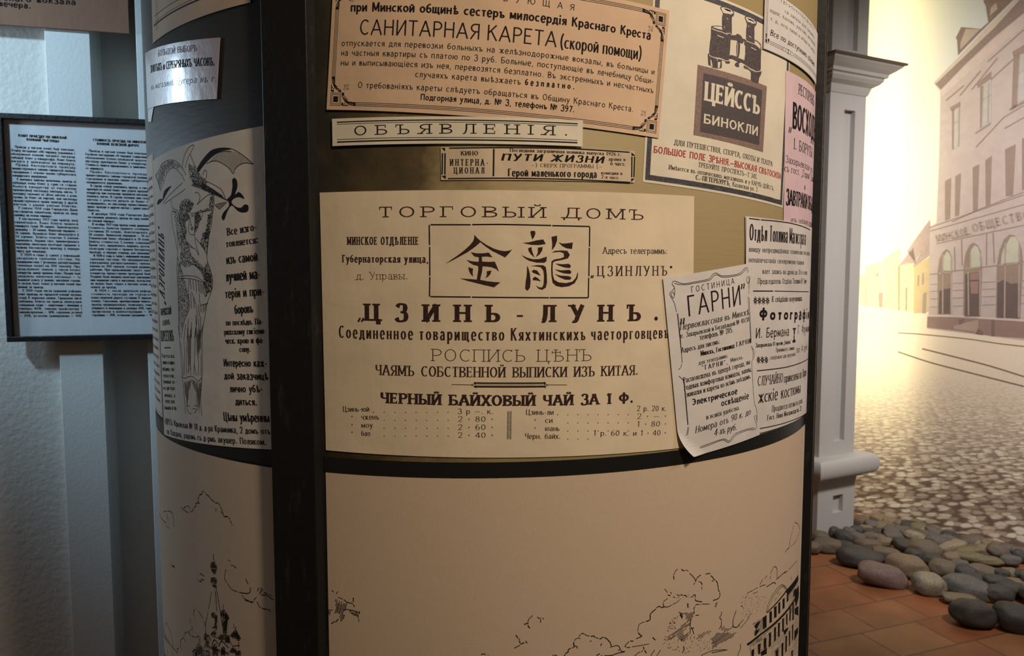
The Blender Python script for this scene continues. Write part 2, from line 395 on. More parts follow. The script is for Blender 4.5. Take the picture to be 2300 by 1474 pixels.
class Sheet:
    """a paper sheet pasted on a surface; corners given as bottom-left, bottom-right, top-left[, top-right] in pixels"""
    def __init__(s, surf, layer, bl, br, tl, tr=None, lift=None):
        s.surf = surf; s.h = 0.0004 + 0.0006 * layer; s.lift = lift
        q = surf.uv
        s.bl, s.br, s.tl = q(*bl), q(*br), q(*tl)
        s.tr = q(*tr) if tr else (s.br[0] + s.tl[0] - s.bl[0], s.br[1] + s.tl[1] - s.bl[1])
        s.w = math.dist(s.bl, s.br); s.hh = math.dist(s.bl, s.tl)
    def at(s, x, y):       # local millimetres -> surface metres
        a, b = x / 1000 / s.w, y / 1000 / s.hh
        return tuple((s.bl[i] * (1 - a) + s.br[i] * a) * (1 - b) + (s.tl[i] * (1 - a) + s.tr[i] * a) * b for i in (0, 1))
    def loc(s, px, py):    # pixel -> local millimetres (parallelogram part)
        u, z = s.surf.uv(px, py); ex = ((s.br[0] - s.bl[0]) / s.w, (s.br[1] - s.bl[1]) / s.w)
        ey = ((s.tl[0] - s.bl[0]) / s.hh, (s.tl[1] - s.bl[1]) / s.hh); dx, dz = u - s.bl[0], z - s.bl[1]
        det = ex[0] * ey[1] - ex[1] * ey[0]
        return ((dx * ey[1] - dz * ey[0]) / det * 1000, (ex[0] * dz - ex[1] * dx) / det * 1000)
    def paper(s, name, material, label, cat='poster', group=None, step=0.006, thick=0.00035):
        nx, ny = max(2, int(s.w / step)), max(2, int(s.hh / step))
        if not isinstance(s.surf, Drum): nx = ny = 2
        V = []; Fc = []
        for back in (0, 1):
            for j in range(ny + 1):
                for i in range(nx + 1):
                    u, z = s.at(1000 * s.w * i / nx, 1000 * s.hh * j / ny); e = s.lift(i / nx, j / ny) if s.lift else (0, 0, 0)
                    V.append(s.surf.pt(u + e[0], z + e[1], s.h + e[2] - back * thick))
        N = (nx + 1) * (ny + 1); id_ = lambda i, j: j * (nx + 1) + i
        for j in range(ny):
            for i in range(nx):
                a, b, c, d = id_(i, j), id_(i + 1, j), id_(i + 1, j + 1), id_(i, j + 1)
                Fc += [(a, b, c, d), (d + N, c + N, b + N, a + N)]
        for i in range(nx): Fc += [(id_(i, 0) + N, id_(i + 1, 0) + N, id_(i + 1, 0), id_(i, 0)), (id_(i, ny), id_(i + 1, ny), id_(i + 1, ny) + N, id_(i, ny) + N)]
        for j in range(ny): Fc += [(id_(0, j), id_(0, j + 1), id_(0, j + 1) + N, id_(0, j) + N), (id_(nx, j) + N, id_(nx, j + 1) + N, id_(nx, j + 1), id_(nx, j))]
        s.o = mesh_obj(name, V, Fc, material, None, False)
        tag(s.o, label, cat, group); return s.o
    def ink(s, extra=0.0): return Ink(s.surf, s.h + 0.00012 + extra)
    def rule(s, ink, pts, w):        # pts in local millimetres
        P = [s.at(*p) for p in pts]; ink.strip(P, [w / 2000] * len(P))
    def block(s, ink, pts): ink.poly_uv([s.at(*p) for p in pts])
# ------------------------------------------------------------------ setting
PLASTER = mat('white_plaster', (0.62, 0.60, 0.56), 0.9, bump=0.45, bump_scale=70, noise_amt=.06, noise_scale=5)
PAINT = mat('white_paint', (0.66, 0.655, 0.63), 0.75, bump=0.12, bump_scale=120)
FELT_BLACK = mat('black_metal', (0.012, 0.011, 0.011), 0.42, metal=0.0, noise_amt=.5, noise_scale=40, bump=.25, bump_scale=90)

def tile_mat():
    m = bpy.data.materials.new('terracotta_tiles'); m.use_nodes = True; nt = m.node_tree; b = nt.nodes['Principled BSDF']
    tc = nt.nodes.new('ShaderNodeTexCoord'); mp = nt.nodes.new('ShaderNodeMapping')
    mp.inputs['Rotation'].default_value = (0, 0, math.radians(TILE_ROT)); mp.inputs['Location'].default_value = (*TILE_OFF, 0)
    nt.links.new(tc.outputs['Object'], mp.inputs['Vector'])
    br = nt.nodes.new('ShaderNodeTexBrick'); br.offset = 0.3; br.squash = 1.0
    br.inputs['Scale'].default_value = 1.0; br.inputs['Brick Width'].default_value = TILE; br.inputs['Row Height'].default_value = 0.205
    br.inputs['Mortar Size'].default_value = 0.005; br.inputs['Mortar Smooth'].default_value = 0.3; br.inputs['Bias'].default_value = 0
    br.inputs['Color1'].default_value = (0.26, 0.085, 0.032, 1); br.inputs['Color2'].default_value = (0.30, 0.14, 0.06, 1); br.inputs['Mortar'].default_value = (0.14, 0.065, 0.034, 1)
    nt.links.new(mp.outputs['Vector'], br.inputs['Vector'])
    n = nt.nodes.new('ShaderNodeTexNoise'); n.inputs['Scale'].default_value = 6; n.inputs['Detail'].default_value = 6; nt.links.new(tc.outputs['Object'], n.inputs['Vector'])
    mx = nt.nodes.new('ShaderNodeMix'); mx.data_type = 'RGBA'; mx.blend_type = 'OVERLAY'; mx.inputs['Factor'].default_value = 0.5
    nt.links.new(br.outputs['Color'], mx.inputs['A']); nt.links.new(n.outputs['Fac'], mx.inputs['B']); nt.links.new(mx.outputs['Result'], b.inputs['Base Color'])
    b.inputs['Roughness'].default_value = 0.55
    bp = nt.nodes.new('ShaderNodeBump'); bp.inputs['Strength'].default_value = 0.35; bp.inputs['Distance'].default_value = 0.003; bp.invert = True
    nt.links.new(br.outputs['Fac'], bp.inputs['Height']); nt.links.new(bp.outputs['Normal'], b.inputs['Normal'])
    return m
TILE, TILE_ROT, TILE_OFF = 0.30, -20.0, (-0.07, -0.04)
fl = MB(); fl.add([(-3.2, -2.5, 0), (4.2, -2.5, 0), (4.2, 5.6, 0), (-3.2, 5.6, 0)], [(0, 1, 2, 3)])
tag(fl.build('floor', tile_mat()), kind='structure')

# left wall with a smooth raised strip and, past it, a second one
L = WALL
def wu(px, py, d=0.0): return L.shifted(d).uv(px, py)[0]
uA, uB, uD = wu(117, 450, .022), wu(217, 450, .022), wu(319, 450, .02)
wl = MB(); wl.slab(L, -1.6, uB - .002, 0, 3.7, -0.32, 0); wl.slab(L, uB - .002, uD + .40, 0, 3.7, -0.32, -0.085); wl.slab(L, uD + .40, 1.6, 0, 3.7, -0.32, 0)
tag(wl.build('wall_left', PLASTER), kind='structure')
s1 = MB(); s1.slab(L, uA, uB, 0, 3.7, 0.0, 0.022)
tag(s1.build('trim_1', PAINT, bevel=.0015), kind='structure')
s2 = MB(); s2.slab(L, uD, uD + 0.42, 0, 3.7, -0.09, 0.022)
tag(s2.build('trim_2', PAINT, bevel=.0015), kind='structure')
# back wall behind the column and the wall that carries the mural
M = MURAL
mu0 = M.uv(1905, 700)[0]
bk = MB(); bk.box8([(-3.2, 5.05, 0), (2.2, 5.05, 0), (2.2, 5.2, 0), (-3.2, 5.2, 0), (-3.2, 5.05, 3.7), (2.2, 5.05, 3.7), (2.2, 5.2, 3.7), (-3.2, 5.2, 3.7)])
tag(bk.build('wall_back', PLASTER), kind='structure')
mw = MB(); mw.slab(M, mu0 - 0.62, 2.6, 0, 3.7, -0.14, -0.006)
tag(mw.build('wall_right', PLASTER), kind='structure')

# ------------------------------------------------------------------ the advertising column
def drum_mat():
    m = bpy.data.materials.new('olive_paint'); m.use_nodes = True; nt = m.node_tree; b = nt.nodes['Principled BSDF']
    tc = nt.nodes.new('ShaderNodeTexCoord')
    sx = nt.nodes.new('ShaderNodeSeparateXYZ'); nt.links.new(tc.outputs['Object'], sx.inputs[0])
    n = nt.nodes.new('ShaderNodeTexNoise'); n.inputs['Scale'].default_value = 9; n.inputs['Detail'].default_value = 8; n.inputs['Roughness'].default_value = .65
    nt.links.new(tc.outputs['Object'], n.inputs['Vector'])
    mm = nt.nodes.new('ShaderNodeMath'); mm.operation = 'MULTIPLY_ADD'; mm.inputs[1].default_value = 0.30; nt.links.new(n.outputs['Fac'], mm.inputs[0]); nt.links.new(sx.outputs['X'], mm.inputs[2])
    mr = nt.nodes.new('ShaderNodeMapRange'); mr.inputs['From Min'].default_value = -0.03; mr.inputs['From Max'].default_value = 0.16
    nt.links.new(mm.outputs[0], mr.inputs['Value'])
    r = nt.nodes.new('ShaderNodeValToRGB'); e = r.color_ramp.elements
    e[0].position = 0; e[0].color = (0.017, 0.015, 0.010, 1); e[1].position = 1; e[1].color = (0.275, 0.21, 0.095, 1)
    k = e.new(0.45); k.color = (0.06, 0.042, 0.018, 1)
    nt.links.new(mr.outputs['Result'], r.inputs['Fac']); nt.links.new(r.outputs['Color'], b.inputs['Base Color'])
    b.inputs['Roughness'].default_value = 0.55; b.inputs['Specular IOR Level'].default_value = .3
    n2 = nt.nodes.new('ShaderNodeTexNoise'); n2.inputs['Scale'].default_value = 160
    mp = nt.nodes.new('ShaderNodeMapping'); mp.inputs['Scale'].default_value = (.15, .15, 1); nt.links.new(tc.outputs['Object'], mp.inputs['Vector']); nt.links.new(mp.outputs['Vector'], n2.inputs['Vector'])
    bp = nt.nodes.new('ShaderNodeBump'); bp.inputs['Strength'].default_value = 0.15; bp.inputs['Distance'].default_value = 0.002
    nt.links.new(n2.outputs['Fac'], bp.inputs['Height']); nt.links.new(bp.outputs['Normal'], b.inputs['Normal'])
    return m
column = empty('advertising_column', (DC[0], DC[1], 0))
tag(column, 'big round black-framed advertising column pasted over with old posters', 'column', kind='thing')
def ring(mb, r0, r1, z0, z1, n=240, c=(0, 0)):
    V = []
    for i in range(n):
        a = 2 * math.pi * i / n
        for r, z in ((r1, z0), (r1, z1), (r0, z1), (r0, z0)): V.append((c[0] + r * math.sin(a), c[1] - r * math.cos(a), z))
    Fc = []
    for i in range(n):
        j = (i + 1) % n
        for k in range(4): Fc.append((4 * i + k, 4 * j + k, 4 * j + (k + 1) % 4, 4 * i + (k + 1) % 4))
    mb.add(V, Fc)
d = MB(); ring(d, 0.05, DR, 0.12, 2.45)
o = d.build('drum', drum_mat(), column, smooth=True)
d = MB(); ring(d, 0.05, DR + 0.03, 0.0, 0.12); d.build('plinth', FELT_BLACK, column)
HZ0, HZ1 = 1.2645, 1.2825
d = MB(); ring(d, DR - 0.005, DR + 0.0006, HZ0, HZ1); d.build('hoop', mat('black_gloss', (0.010, 0.010, 0.010), 0.35), column)
d = MB(); V = [DRUM.pt(.585 + .004 * k, z, h) - Vector((DC[0], DC[1], 0)) for k in range(16) for z, h in ((.12, .0002), (HZ0 - .002, .0002))]; d.add(V, [(2 * k, 2 * k + 2, 2 * k + 3, 2 * k + 1) for k in range(15)])
e_ = d.build('edge_lining', mat('cream_lining', (.60, .52, .40), .7), column); e_['label'] = 'pale cream lining strip'
d = MB(); ring(d, DR - 0.02, DR + 0.02, 2.45, 2.56); d.build('top_ring', FELT_BLACK, column)
def worn_mat():
    m = mat('black_bar_paint', (0.012, 0.011, 0.010), 0.5, bump=.12, bump_scale=90, spec=.25); nt = m.node_tree; b = nt.nodes['Principled BSDF']
    tc = nt.nodes.new('ShaderNodeTexCoord'); mp = nt.nodes.new('ShaderNodeMapping'); mp.inputs['Scale'].default_value = (14, 14, 3); nt.links.new(tc.outputs['Object'], mp.inputs['Vector'])
    n = nt.nodes.new('ShaderNodeTexNoise'); n.inputs['Scale'].default_value = 5; n.inputs['Detail'].default_value = 9; n.inputs['Roughness'].default_value = .7; nt.links.new(mp.outputs['Vector'], n.inputs['Vector'])
    r = nt.nodes.new('ShaderNodeValToRGB'); e = r.color_ramp.elements; e[0].position = .57; e[0].color = (.011, .010, .010, 1); e[1].position = .76; e[1].color = (.045, .037, .028, 1)
    nt.links.new(n.outputs['Fac'], r.inputs['Fac']); nt.links.new(r.outputs['Color'], b.inputs['Base Color']); return m
BAR = worn_mat(); BRASS = mat('worn_brass_edge', (0.30, 0.19, 0.075), 0.45, metal=.6, col2=(0.02, 0.015, 0.01), noise_scale=55, detail=8)
def batten(th, edge=False):
    a = math.radians(th); n = Vector((math.sin(a), -math.cos(a), 0)); t = Vector((math.cos(a), math.sin(a), 0)); mb = MB()
    prof = [(-.0365, DR - .012), (.0365, DR - .012), (.031, DR + .0115), (-.031, DR + .0115)]
    lo = [n * r + t * x + Vector((0, 0, .12)) for x, r in prof]; hi = [n * r + t * x + Vector((0, 0, 2.45)) for x, r in prof]
    mb.box8(lo + hi); b = mb.build('batten', BAR, column, bevel=.0012)
    if edge:      # the far arris has lost its paint
        mb = MB(); mb.box8([n * (DR + .006) + t * .030 + Vector((0, 0, .12)), n * (DR + .006) + t * .0350 + Vector((0, 0, .12)), n * (DR + .0124) + t * .0318 + Vector((0, 0, .12)), n * (DR + .0124) + t * .017 + Vector((0, 0, .12)),
                           n * (DR + .006) + t * .030 + Vector((0, 0, 2.45)), n * (DR + .006) + t * .0350 + Vector((0, 0, 2.45)), n * (DR + .0124) + t * .0318 + Vector((0, 0, 2.45)), n * (DR + .0124) + t * .017 + Vector((0, 0, 2.45))])
        e = mb.build('worn_edge', BRASS, b); e['label'] = 'rubbed brassy edge'
    return b
batten(-21.2); batten(66.0, True); batten(156); batten(-114)
# ------------------------------------------------------------------ posters on the column
def paper_mat(name, col, rough=.75, stain=.12, scale=16, coat=0.0, bump=.12, spec=.2, crease=.12):
    m = mat(name, col, rough, noise_amt=stain, noise_scale=scale, bump=bump, bump_scale=45, spec=spec, coat=coat, detail=8)
    nt = m.node_tree; bs = nt.nodes['Principled BSDF']; tc = nt.nodes.new('ShaderNodeTexCoord'); mp = nt.nodes.new('ShaderNodeMapping'); mp.inputs['Scale'].default_value = (1, 1, .16)
    n = nt.nodes.new('ShaderNodeTexNoise'); n.inputs['Scale'].default_value = 38; n.inputs['Detail'].default_value = 2; nt.links.new(tc.outputs['Object'], mp.inputs['Vector']); nt.links.new(mp.outputs['Vector'], n.inputs['Vector'])
    bp = nt.nodes.new('ShaderNodeBump'); bp.inputs['Strength'].default_value = crease; bp.inputs['Distance'].default_value = .004; nt.links.new(n.outputs['Fac'], bp.inputs['Height'])
    old = bs.inputs['Normal'].links[0].from_node; nt.links.new(bp.outputs['Normal'], old.inputs['Normal'])
    return m
BLACK = mat('printing_ink_black', (0.018, 0.014, 0.014), 0.85, noise_amt=.3, noise_scale=300, spec=.1)
BROWN = mat('printing_ink_brown', (0.050, 0.026, 0.022), 0.8, noise_amt=.4, noise_scale=300, spec=.1)
RED = mat('printing_ink_red', (0.33, 0.025, 0.028), 0.6)
GREY = mat('printing_ink_grey', (0.10, 0.09, 0.10), 0.6, noise_amt=.5, noise_scale=500)
CREAM = paper_mat('cream_paper', (0.70, 0.59, 0.43)); TAN = paper_mat('tan_paper', (0.62, 0.44, 0.30)); PALE = paper_mat('pale_paper', (0.68, 0.62, 0.50))
WHITE = paper_mat('white_paper', (0.64, 0.61, 0.59)); PINK = paper_mat('pink_paper', (0.66, 0.49, 0.53)); NEWS = paper_mat('newsprint', (0.62, 0.50, 0.36), stain=.25)
KRAFT = paper_mat('beige_sheet', (0.60, 0.47, 0.35), rough=.6, scale=800, stain=.10, bump=.04, crease=.03)
TAPE = paper_mat('taped_paper', (0.46, 0.355, 0.385), rough=.34, coat=.5, bump=.2, spec=.4)
GREYP = paper_mat('greyish_paper', (0.76, 0.68, 0.585))

# pen styles
slab_thin = dict(wv=.17, wh=.085, sf=.27, st=.085, tr=.22, ws=.5)
slab_bold = dict(wv=.28, wh=.11, sf=.15, st=.10, tr=.62, ws=.3)
serif = dict(wv=.16, wh=.065, sf=.13, st=.055, tr=.12, ws=.5)
serif_thin = dict(wv=.075, wh=.05, sf=.15, st=.05, tr=.16, ws=.5)
serif_bold = dict(wv=.23, wh=.085, sf=.12, st=.07, tr=.14, ws=.5)
cond = dict(wv=.19, wh=.09, sf=.10, st=.07, tr=.26, ws=.55)
sans = dict(wv=.125, wh=.10, tr=.14, ws=.5)
sans_bold = dict(wv=.19, wh=.15, tr=.14, ws=.5)
art = dict(wv=.10, wh=.085, tr=.12, ws=.32)
ital = dict(wv=.15, wh=.06, sf=.05, st=.05, tr=.12, ws=.45, sl=.25)
def S(base_, **k): q = dict(base_); q.update(k); return q

# --- tea merchants' sheet ----------------------------------------------------------
P = Sheet(DRUM, 1, (733, 1011), (1553, 1003), (719, 433), (1558, 441))
o = P.paper('poster', CREAM, 'large cream tea price poster with two big brush characters in a box', 'poster')
z = zz(700, 420, 2.3035); I = P.ink()
def T(s, a, b, cap, st, ink=None, z=z): (ink or I).text(s, z('%f %f' % a)[0][0], z('%f %f' % b)[0][0], cap, st)
T('ТОРГОВЫЙ ДОМЪ', (350, 158), (1715, 172), 24, S(slab_thin, tr=.26))
T('ЦЗИНЬ-ЛУНЪ.', (280, 692), (1790, 692), 39, S(slab_bold, tr=.80)); T('„', (236, 684), (276, 684), 30, dict(wv=.16, wh=.12))
T('РОСПИСЬ ЦѢНЪ', (620, 900), (1447, 900), 27, S(serif_thin, tr=.1))
T('ЧЕРНЫЙ БАЙХОВЫЙ ЧАЙ ЗА 1 Ф.', (360, 1117), (1660, 1117), 24, S(slab_bold, tr=.14, ws=.5, wv=.27, wh=.12))
I.build('heading', BROWN, o)
I = P.ink()
T('МИНСКОЕ ОТДѢЛЕНІЕ', (187, 300), (553, 300), 18, cond); T('Губернаторская улица,', (162, 390), (603, 392), 17, cond); T('д. Управы.', (233, 480), (500, 478), 17, S(serif_thin, tr=.12))
T('Адресъ телеграммъ:', (1505, 345), (1837, 347), 14, S(serif, wv=.14)); T('„ЦЗИНЛУНЪ“', (1440, 462), (1865, 458), 22, S(serif, tr=.34, wv=.14))
T('Соединенное товарищество Кяхтинскихъ чаеторговцевъ', (145, 780), (1840, 782), 28, S(serif, wv=.15, tr=.34, sf=.04)); T('ЧАЯМЪ СОБСТВЕННОЙ ВЫПИСКИ ИЗЪ КИТАЯ.', (333, 972), (1685, 972), 23, S(serif, tr=.12, ws=.6))
tb = S(serif, wv=.15, sf=.05)
for s, x0, x1, y in (('Цзинь-юй', 165, 300, 1162), ('›', 205, 218, 1200), ('чженъ', 260, 350, 1203), ('›', 205, 218, 1242), ('моу', 260, 318, 1245), ('›', 205, 218, 1282), ('бао', 260, 305, 1287),
                     ('3 р —. к.', 757, 940, 1174), ('2 › 80 ›', 757, 940, 1214), ('2 › 60 ›', 757, 940, 1256), ('2 › 40 ›', 757, 940, 1297),
                     ('Цзинь-ли', 1108, 1250, 1178), ('›', 1148, 1160, 1218), ('си', 1207, 1245, 1220), ('›', 1148, 1160, 1260), ('юань', 1207, 1280, 1262), ('Черн. байх.', 1103, 1285, 1302),
                     ('2 р. 20 к.', 1680, 1832, 1160), ('2 › — ›', 1680, 1832, 1200), ('1 › 80 ›', 1680, 1832, 1240), ('1 р. 60 к. и 1 › 40 ›', 1455, 1830, 1286)):
    T(s, (x0, y), (x1, y - (0 if x0 < 1400 else 2)), 12, tb)
for xs, y0, dy in ((range(322, 715, 55), 1166, 41), (range(1272, 1640, 52), 1178, 42)):
    for r in range(4):
        for q, x in enumerate(xs):
            if r and q == 0: continue
            if x > 1440 and r == 3: continue
            c = z('%f %f' % (x, y0 + r * dy))[0][0]; I.fill([(c[0] - 1, c[1] - 1), (c[0] + 1, c[1] - 1), (c[0] + 1, c[1] + 1), (c[0] - 1, c[1] + 1)])
I.build('body_text', BROWN, o)
I = P.ink(); zc = zz(960, 500, 6.216)
for q in zc('''655 170 690 210 740 255 830 315 930 365 1010 390 1080 400 1140 392 1182 378 1140 430 1085 488 1000 445 900 395 820 340 740 275 690 320 640 360 560 415 460 470 360 525 250 577 340 515 430 455 520 385 590 320 640 260 655 215;
605 415 690 430 780 430 855 418 908 485 830 475 760 478 765 545 860 550 940 545 970 610 1000 690 960 650 900 625 830 615 770 612 765 680 750 740 738 800 840 820 930 830 1020 835 930 905 820 880 700 850 560 815 455 780 530 785 610 790 690 797 700 730 710 660 710 608 640 590 590 560 545 522 620 540 700 550 718 545 718 485 660 475 640 455;
572 622 640 645 632 690 638 755 600 715 580 670;828 680 895 670 880 720 850 755 805 778 830 735;
1435 125 1465 115 1500 120 1508 150 1490 200 1465 240 1450 200 1440 160;1325 285 1420 275 1520 250 1615 235 1650 300 1560 315 1450 312 1380 298;
1405 360 1450 340 1460 400 1495 493 1440 440 1410 395;1540 350 1608 342 1600 390 1570 440 1510 485 1540 420;
1312 453 1390 490 1470 512 1560 510 1665 475 1660 540 1630 562 1520 560 1420 535 1360 500;1390 603 1410 640 1430 720 1440 820 1430 910 1395 955 1362 925 1370 830 1385 730;
1435 610 1520 595 1610 595 1650 620 1665 720 1668 840 1650 910 1600 940 1550 925 1510 878 1560 905 1600 905 1620 860 1625 750 1615 670 1580 625 1510 612;
1455 680 1480 658 1530 670 1580 742 1520 720 1470 700;1468 780 1500 755 1540 775 1582 822 1520 808 1470 805;1730 200 1808 183 1808 250 1780 330 1735 390 1740 300;
1825 272 1880 295 1950 290 2028 278 2015 370 1940 360 1880 330;
1728 420 1780 395 1870 390 1950 395 1985 450 1960 500 1870 525 1780 540 1750 560 1745 640 1750 740 1770 800 1830 835 1930 845 2020 825 2070 770 2092 695 2100 710 2092 780 2050 850 1970 890 1870 903 1790 885 1745 840 1728 740 1725 640 1730 540 1770 515 1860 500 1905 480 1900 430 1850 410 1790 415;
1778 572 1880 582 1970 575 2003 605 1985 637 1920 630 1840 605;1775 655 1870 668 1980 660 2010 690 1990 718 1900 710 1830 685;1770 717 1850 740 1970 748 2010 770 1990 800 1920 798 1840 765'''): I.fill(q)
I.build('brush_characters', BROWN, o)
I = P.ink()
for a in zc('45 32 605 32;625 30 1000 27 1725 42;1740 44 2260 56;28 35 32 315;34 340 36 745;36 760 32 1035;48 1035 605 1040;622 1042 1695 1050;1705 1050 2240 1050;2262 60 2258 340;2256 355 2250 750;2248 770 2242 1050'): I.line(a, 1.5)
for a in z('840 1014 1210 1014'): I.line(a, 1.6)
for a in z('840 1033 1210 1033'): I.line(a, 1.8)
for a in z('725 1022 830 1024;1222 1024 1320 1024;826 1024 850 1016;826 1024 850 1034;1200 1016 1222 1025;1200 1036 1222 1025;845 1008 850 1042;1203 1008 1208 1042'): I.line(a, .7)
for a in z('1014 1160 1012 1305;1032 1158 1030 1305'): I.line(a, .5)
I.hatch(z('1014 1160 1032 1160 1030 1305 1012 1305')[0], 60, 2.2, .35)
I.hatch(z('850 1014 1205 1014 1205 1033 850 1033')[0], 60, 1.8, .2)
I.build('border', BLACK, o)

# --- ambulance carriage notice ------------------------------------------------------
q0 = [DRUM.uv(735, 247), DRUM.uv(1478, 311), DRUM.uv(1502, 25)]
P = Sheet(DRUM, 2, (735, 247), (1478, 311), (1478, 311)); P.tl = (q0[0][0] + q0[2][0] - q0[1][0], q0[0][1] + q0[2][1] - q0[1][1]); P.tr = q0[2]; P.hh = math.dist(P.bl, P.tl)
o = P.paper('poster', TAN, 'tilted tan notice with lettering in an ornate corner-scroll border', 'poster')
z = zz(720, 0, 2.875); I = P.ink()
T('САНИТАРНАЯ КАРЕТА', (255, 228), (1520, 308), 35, S(art, tr=.1), z=z); T('(скорой помощи)', (1545, 312), (2065, 390), 28, dict(wv=.14, wh=.06, sf=.03, st=.05, tr=.14, ws=.4), z=z)
T('при Минской общинѣ сестеръ милосердія Краснаго Креста', (200, 78), (2125, 260), 21, S(sans_bold, wv=.2, wh=.14), z=z)
T('ДѢЙСТВУЮЩАЯ', (770, -26), (1636, 72), 14, S(sans, tr=.9), z=z)
I.build('heading', BLACK, o)
I = P.ink()
for s, a, b, st in (('отпускается для перевозки больныхъ на желѣзнодорожные вокзалы, въ больницы и', (140, 300), (2150, 485), sans), ('на частныя квартиры съ платою по 3 руб. Больные, поступающіе въ лечебницу Общи-', (137, 362), (2145, 545), sans),
                    ('ны и выписывающіеся изъ нея, перевозятся безплатно. Въ экстренныхъ и несчастныхъ', (135, 425), (2143, 605), sans), ('случаяхъ карета выѣзжаетъ', (613, 500), (1290, 550), sans), ('безплатно.', (1320, 552), (1635, 580), S(sans_bold, tr=.6)),
                    ('О требованіяхъ кареты слѣдуетъ обращаться въ Общину Краснаго Креста.', (245, 570), (2015, 725), sans), ('Подгорная улица, д. № 3, телефонъ № 397.', (648, 648), (1635, 728), S(sans_bold, wv=.17))):
    T(s, a, b, 14, st, z=z)
I.build('body_text', BLACK, o)
I = P.ink(); W, Hh = P.w * 1000, P.hh * 1000; m = 5.0; c = 26.0
for d in (0, 1.7, 3.4):
    a = m + d; wl_ = .55
    P.rule(I, [(c + 8, a), (W - c - 8, a)], wl_); P.rule(I, [(c + 8, Hh - a), (W - c - 8, Hh - a)], wl_); P.rule(I, [(a, c + 8), (a, Hh - c - 8)], wl_); P.rule(I, [(W - a, c + 8), (W - a, Hh - c - 8)], wl_)
for fx in (0, 1):
    for fy in (0, 1):
        R = lambda pts: [((W - x) if fx else x, (Hh - y) if fy else y) for x, y in pts]
        def box(x, y, w_, h_, t): P.rule(I, R([(x, y), (x + w_, y), (x + w_, y + h_), (x, y + h_), (x, y)]), t)
        box(4.6, 5, 12.5, 13.5, .8); box(6.2, 6.7, 9.3, 10.1, .7)
        P.block(I, R([(7.9, 8.6), (13.8, 8.6), (13.8, 14.9), (7.9, 14.9)]))
        for r0 in (0, 2.2, 4.4, 6.0):
            P.rule(I, R([(18.6 + r0, 19.5 - r0 * 1.1), (19.2 + r0, 14.5 - r0 * .8), (22.5 + r0 * .8, 9.5 - r0 * .1), (28 + r0 * .4, 6 + r0 * .45), (34, 5 + r0 * .55)]), .8)
            P.rule(I, R([(17.5 - r0 * 1.1, 20.5 + r0), (13.5 - r0 * .8, 21.5 + r0), (9 - r0 * .1, 24.5 + r0 * .8), (6 + r0 * .45, 30 + r0 * .4), (5 + r0 * .55, 35)]), .8)
        for p in ([(33, 4.6), (35.5, 4.6), (35.5, 8.8), (33, 8.8)], [(4.6, 34), (8.8, 34), (8.8, 36.5), (4.6, 36.5)], [(18.2, 5), (21, 5), (20.5, 8), (18.2, 8)], [(18.2, 16), (21, 16), (21, 19), (18.2, 19)], [(5, 19.8), (8, 19.8), (8, 22), (5, 22)], [(14, 19.8), (17, 19.8), (17, 22), (14, 22)]): P.block(I, R(p))
        P.rule(I, R([(20, 5), (27, 5)]), .9); P.rule(I, R([(22, 8), (24, 5)]), .7); P.rule(I, R([(4.8, 21), (4.8, 28)]), .9); P.rule(I, R([(8, 23), (5, 25)]), .7)
        for cx, cy in ((21.5, 23.2), (25, 26.8)):
            P.rule(I, R([(cx + 1.3 * math.cos(t * .7), cy + 1.3 * math.sin(t * .7)) for t in range(8)]), .35)
        for cx, cy in ((25, 23.2), (21.5, 26.8)): P.rule(I, R([(cx - 1.3, cy - 1.3), (cx + 1.3, cy + 1.3)]), .35); P.rule(I, R([(cx - 1.3, cy + 1.3), (cx + 1.3, cy - 1.3)]), .35)
I.build('border', BLACK, o)

# --- narrow strip: announcements ----------------------------------------------------
P = Sheet(DRUM, 3, (749, 329), (1307, 330), (748, 268), (1308, 272))
o = P.paper('poster', PALE, 'long narrow cream strip reading one wide-spaced word between double rules', 'poster')
I = P.ink(); T('ОБЪЯВЛЕНІЯ.', (220, 878), (1597, 880), 22, S(slab_thin, tr=.46), z=z); I.build('lettering', BLACK, o)
I = P.ink(); W, Hh = P.w * 1000, P.hh * 1000
for y, t in ((Hh - 4, 1.2), (Hh - 6.3, .5), (4.2, 1.5), (7, .6)): P.rule(I, [(6, y), (W - 6, y)], t)
I.build('border', BLACK, o)

# --- cinema slip --------------------------------------------------------------------
P = Sheet(DRUM, 1, (991, 405), (1424, 411), (990, 331), (1425, 340))
o = P.paper('poster', NEWS, 'small worn newsprint cinema slip under the announcements strip', 'poster')
z = zz(980, 320, 5.11); I = P.ink()
for s, a, b, cap, st in (('КИНО', (285, 150), (480, 150), 9.5, serif_bold), ('ИНТЕРНА-', (160, 268), (595, 268), 14.5, S(cond, tr=.5, wv=.16)), ('ЦИОНАЛ', (205, 358), (550, 358), 13.7, S(cond, tr=.5, wv=.16)),
                         ('Последняя заграничная новинка выпуска 1926 г.', (845, 108), (2115, 158), 7.5, serif_bold), ('ПУТИ ЖИЗНИ', (745, 208), (1910, 240), 15, dict(wv=.36, wh=.13, sf=.06, st=.1, tr=.22, ws=.5, sl=.28)),
                         ('драма в', (1975, 208), (2165, 215), 7, serif_bold), ('6 част.', (1995, 262), (2165, 270), 8, serif_bold), ('—) СВЕРХ ПРОГРАММЫ (—', (1085, 284), (1900, 300), 8, serif),
                         ('Герой маленького города', (825, 390), (1835, 408), 17, dict(wv=.19, wh=.08, tr=.2, ws=.5)), ('комедия в', (1890, 367), (2130, 375), 7, serif_bold), ('2-х част.', (1890, 413), (2095, 425), 7, serif_bold)): T(s, a, b, cap, st, z=z)
I.build('lettering', BLACK, o)
I = P.ink()
for a in z('660 75 655 390'): I.line(a, 1.8)
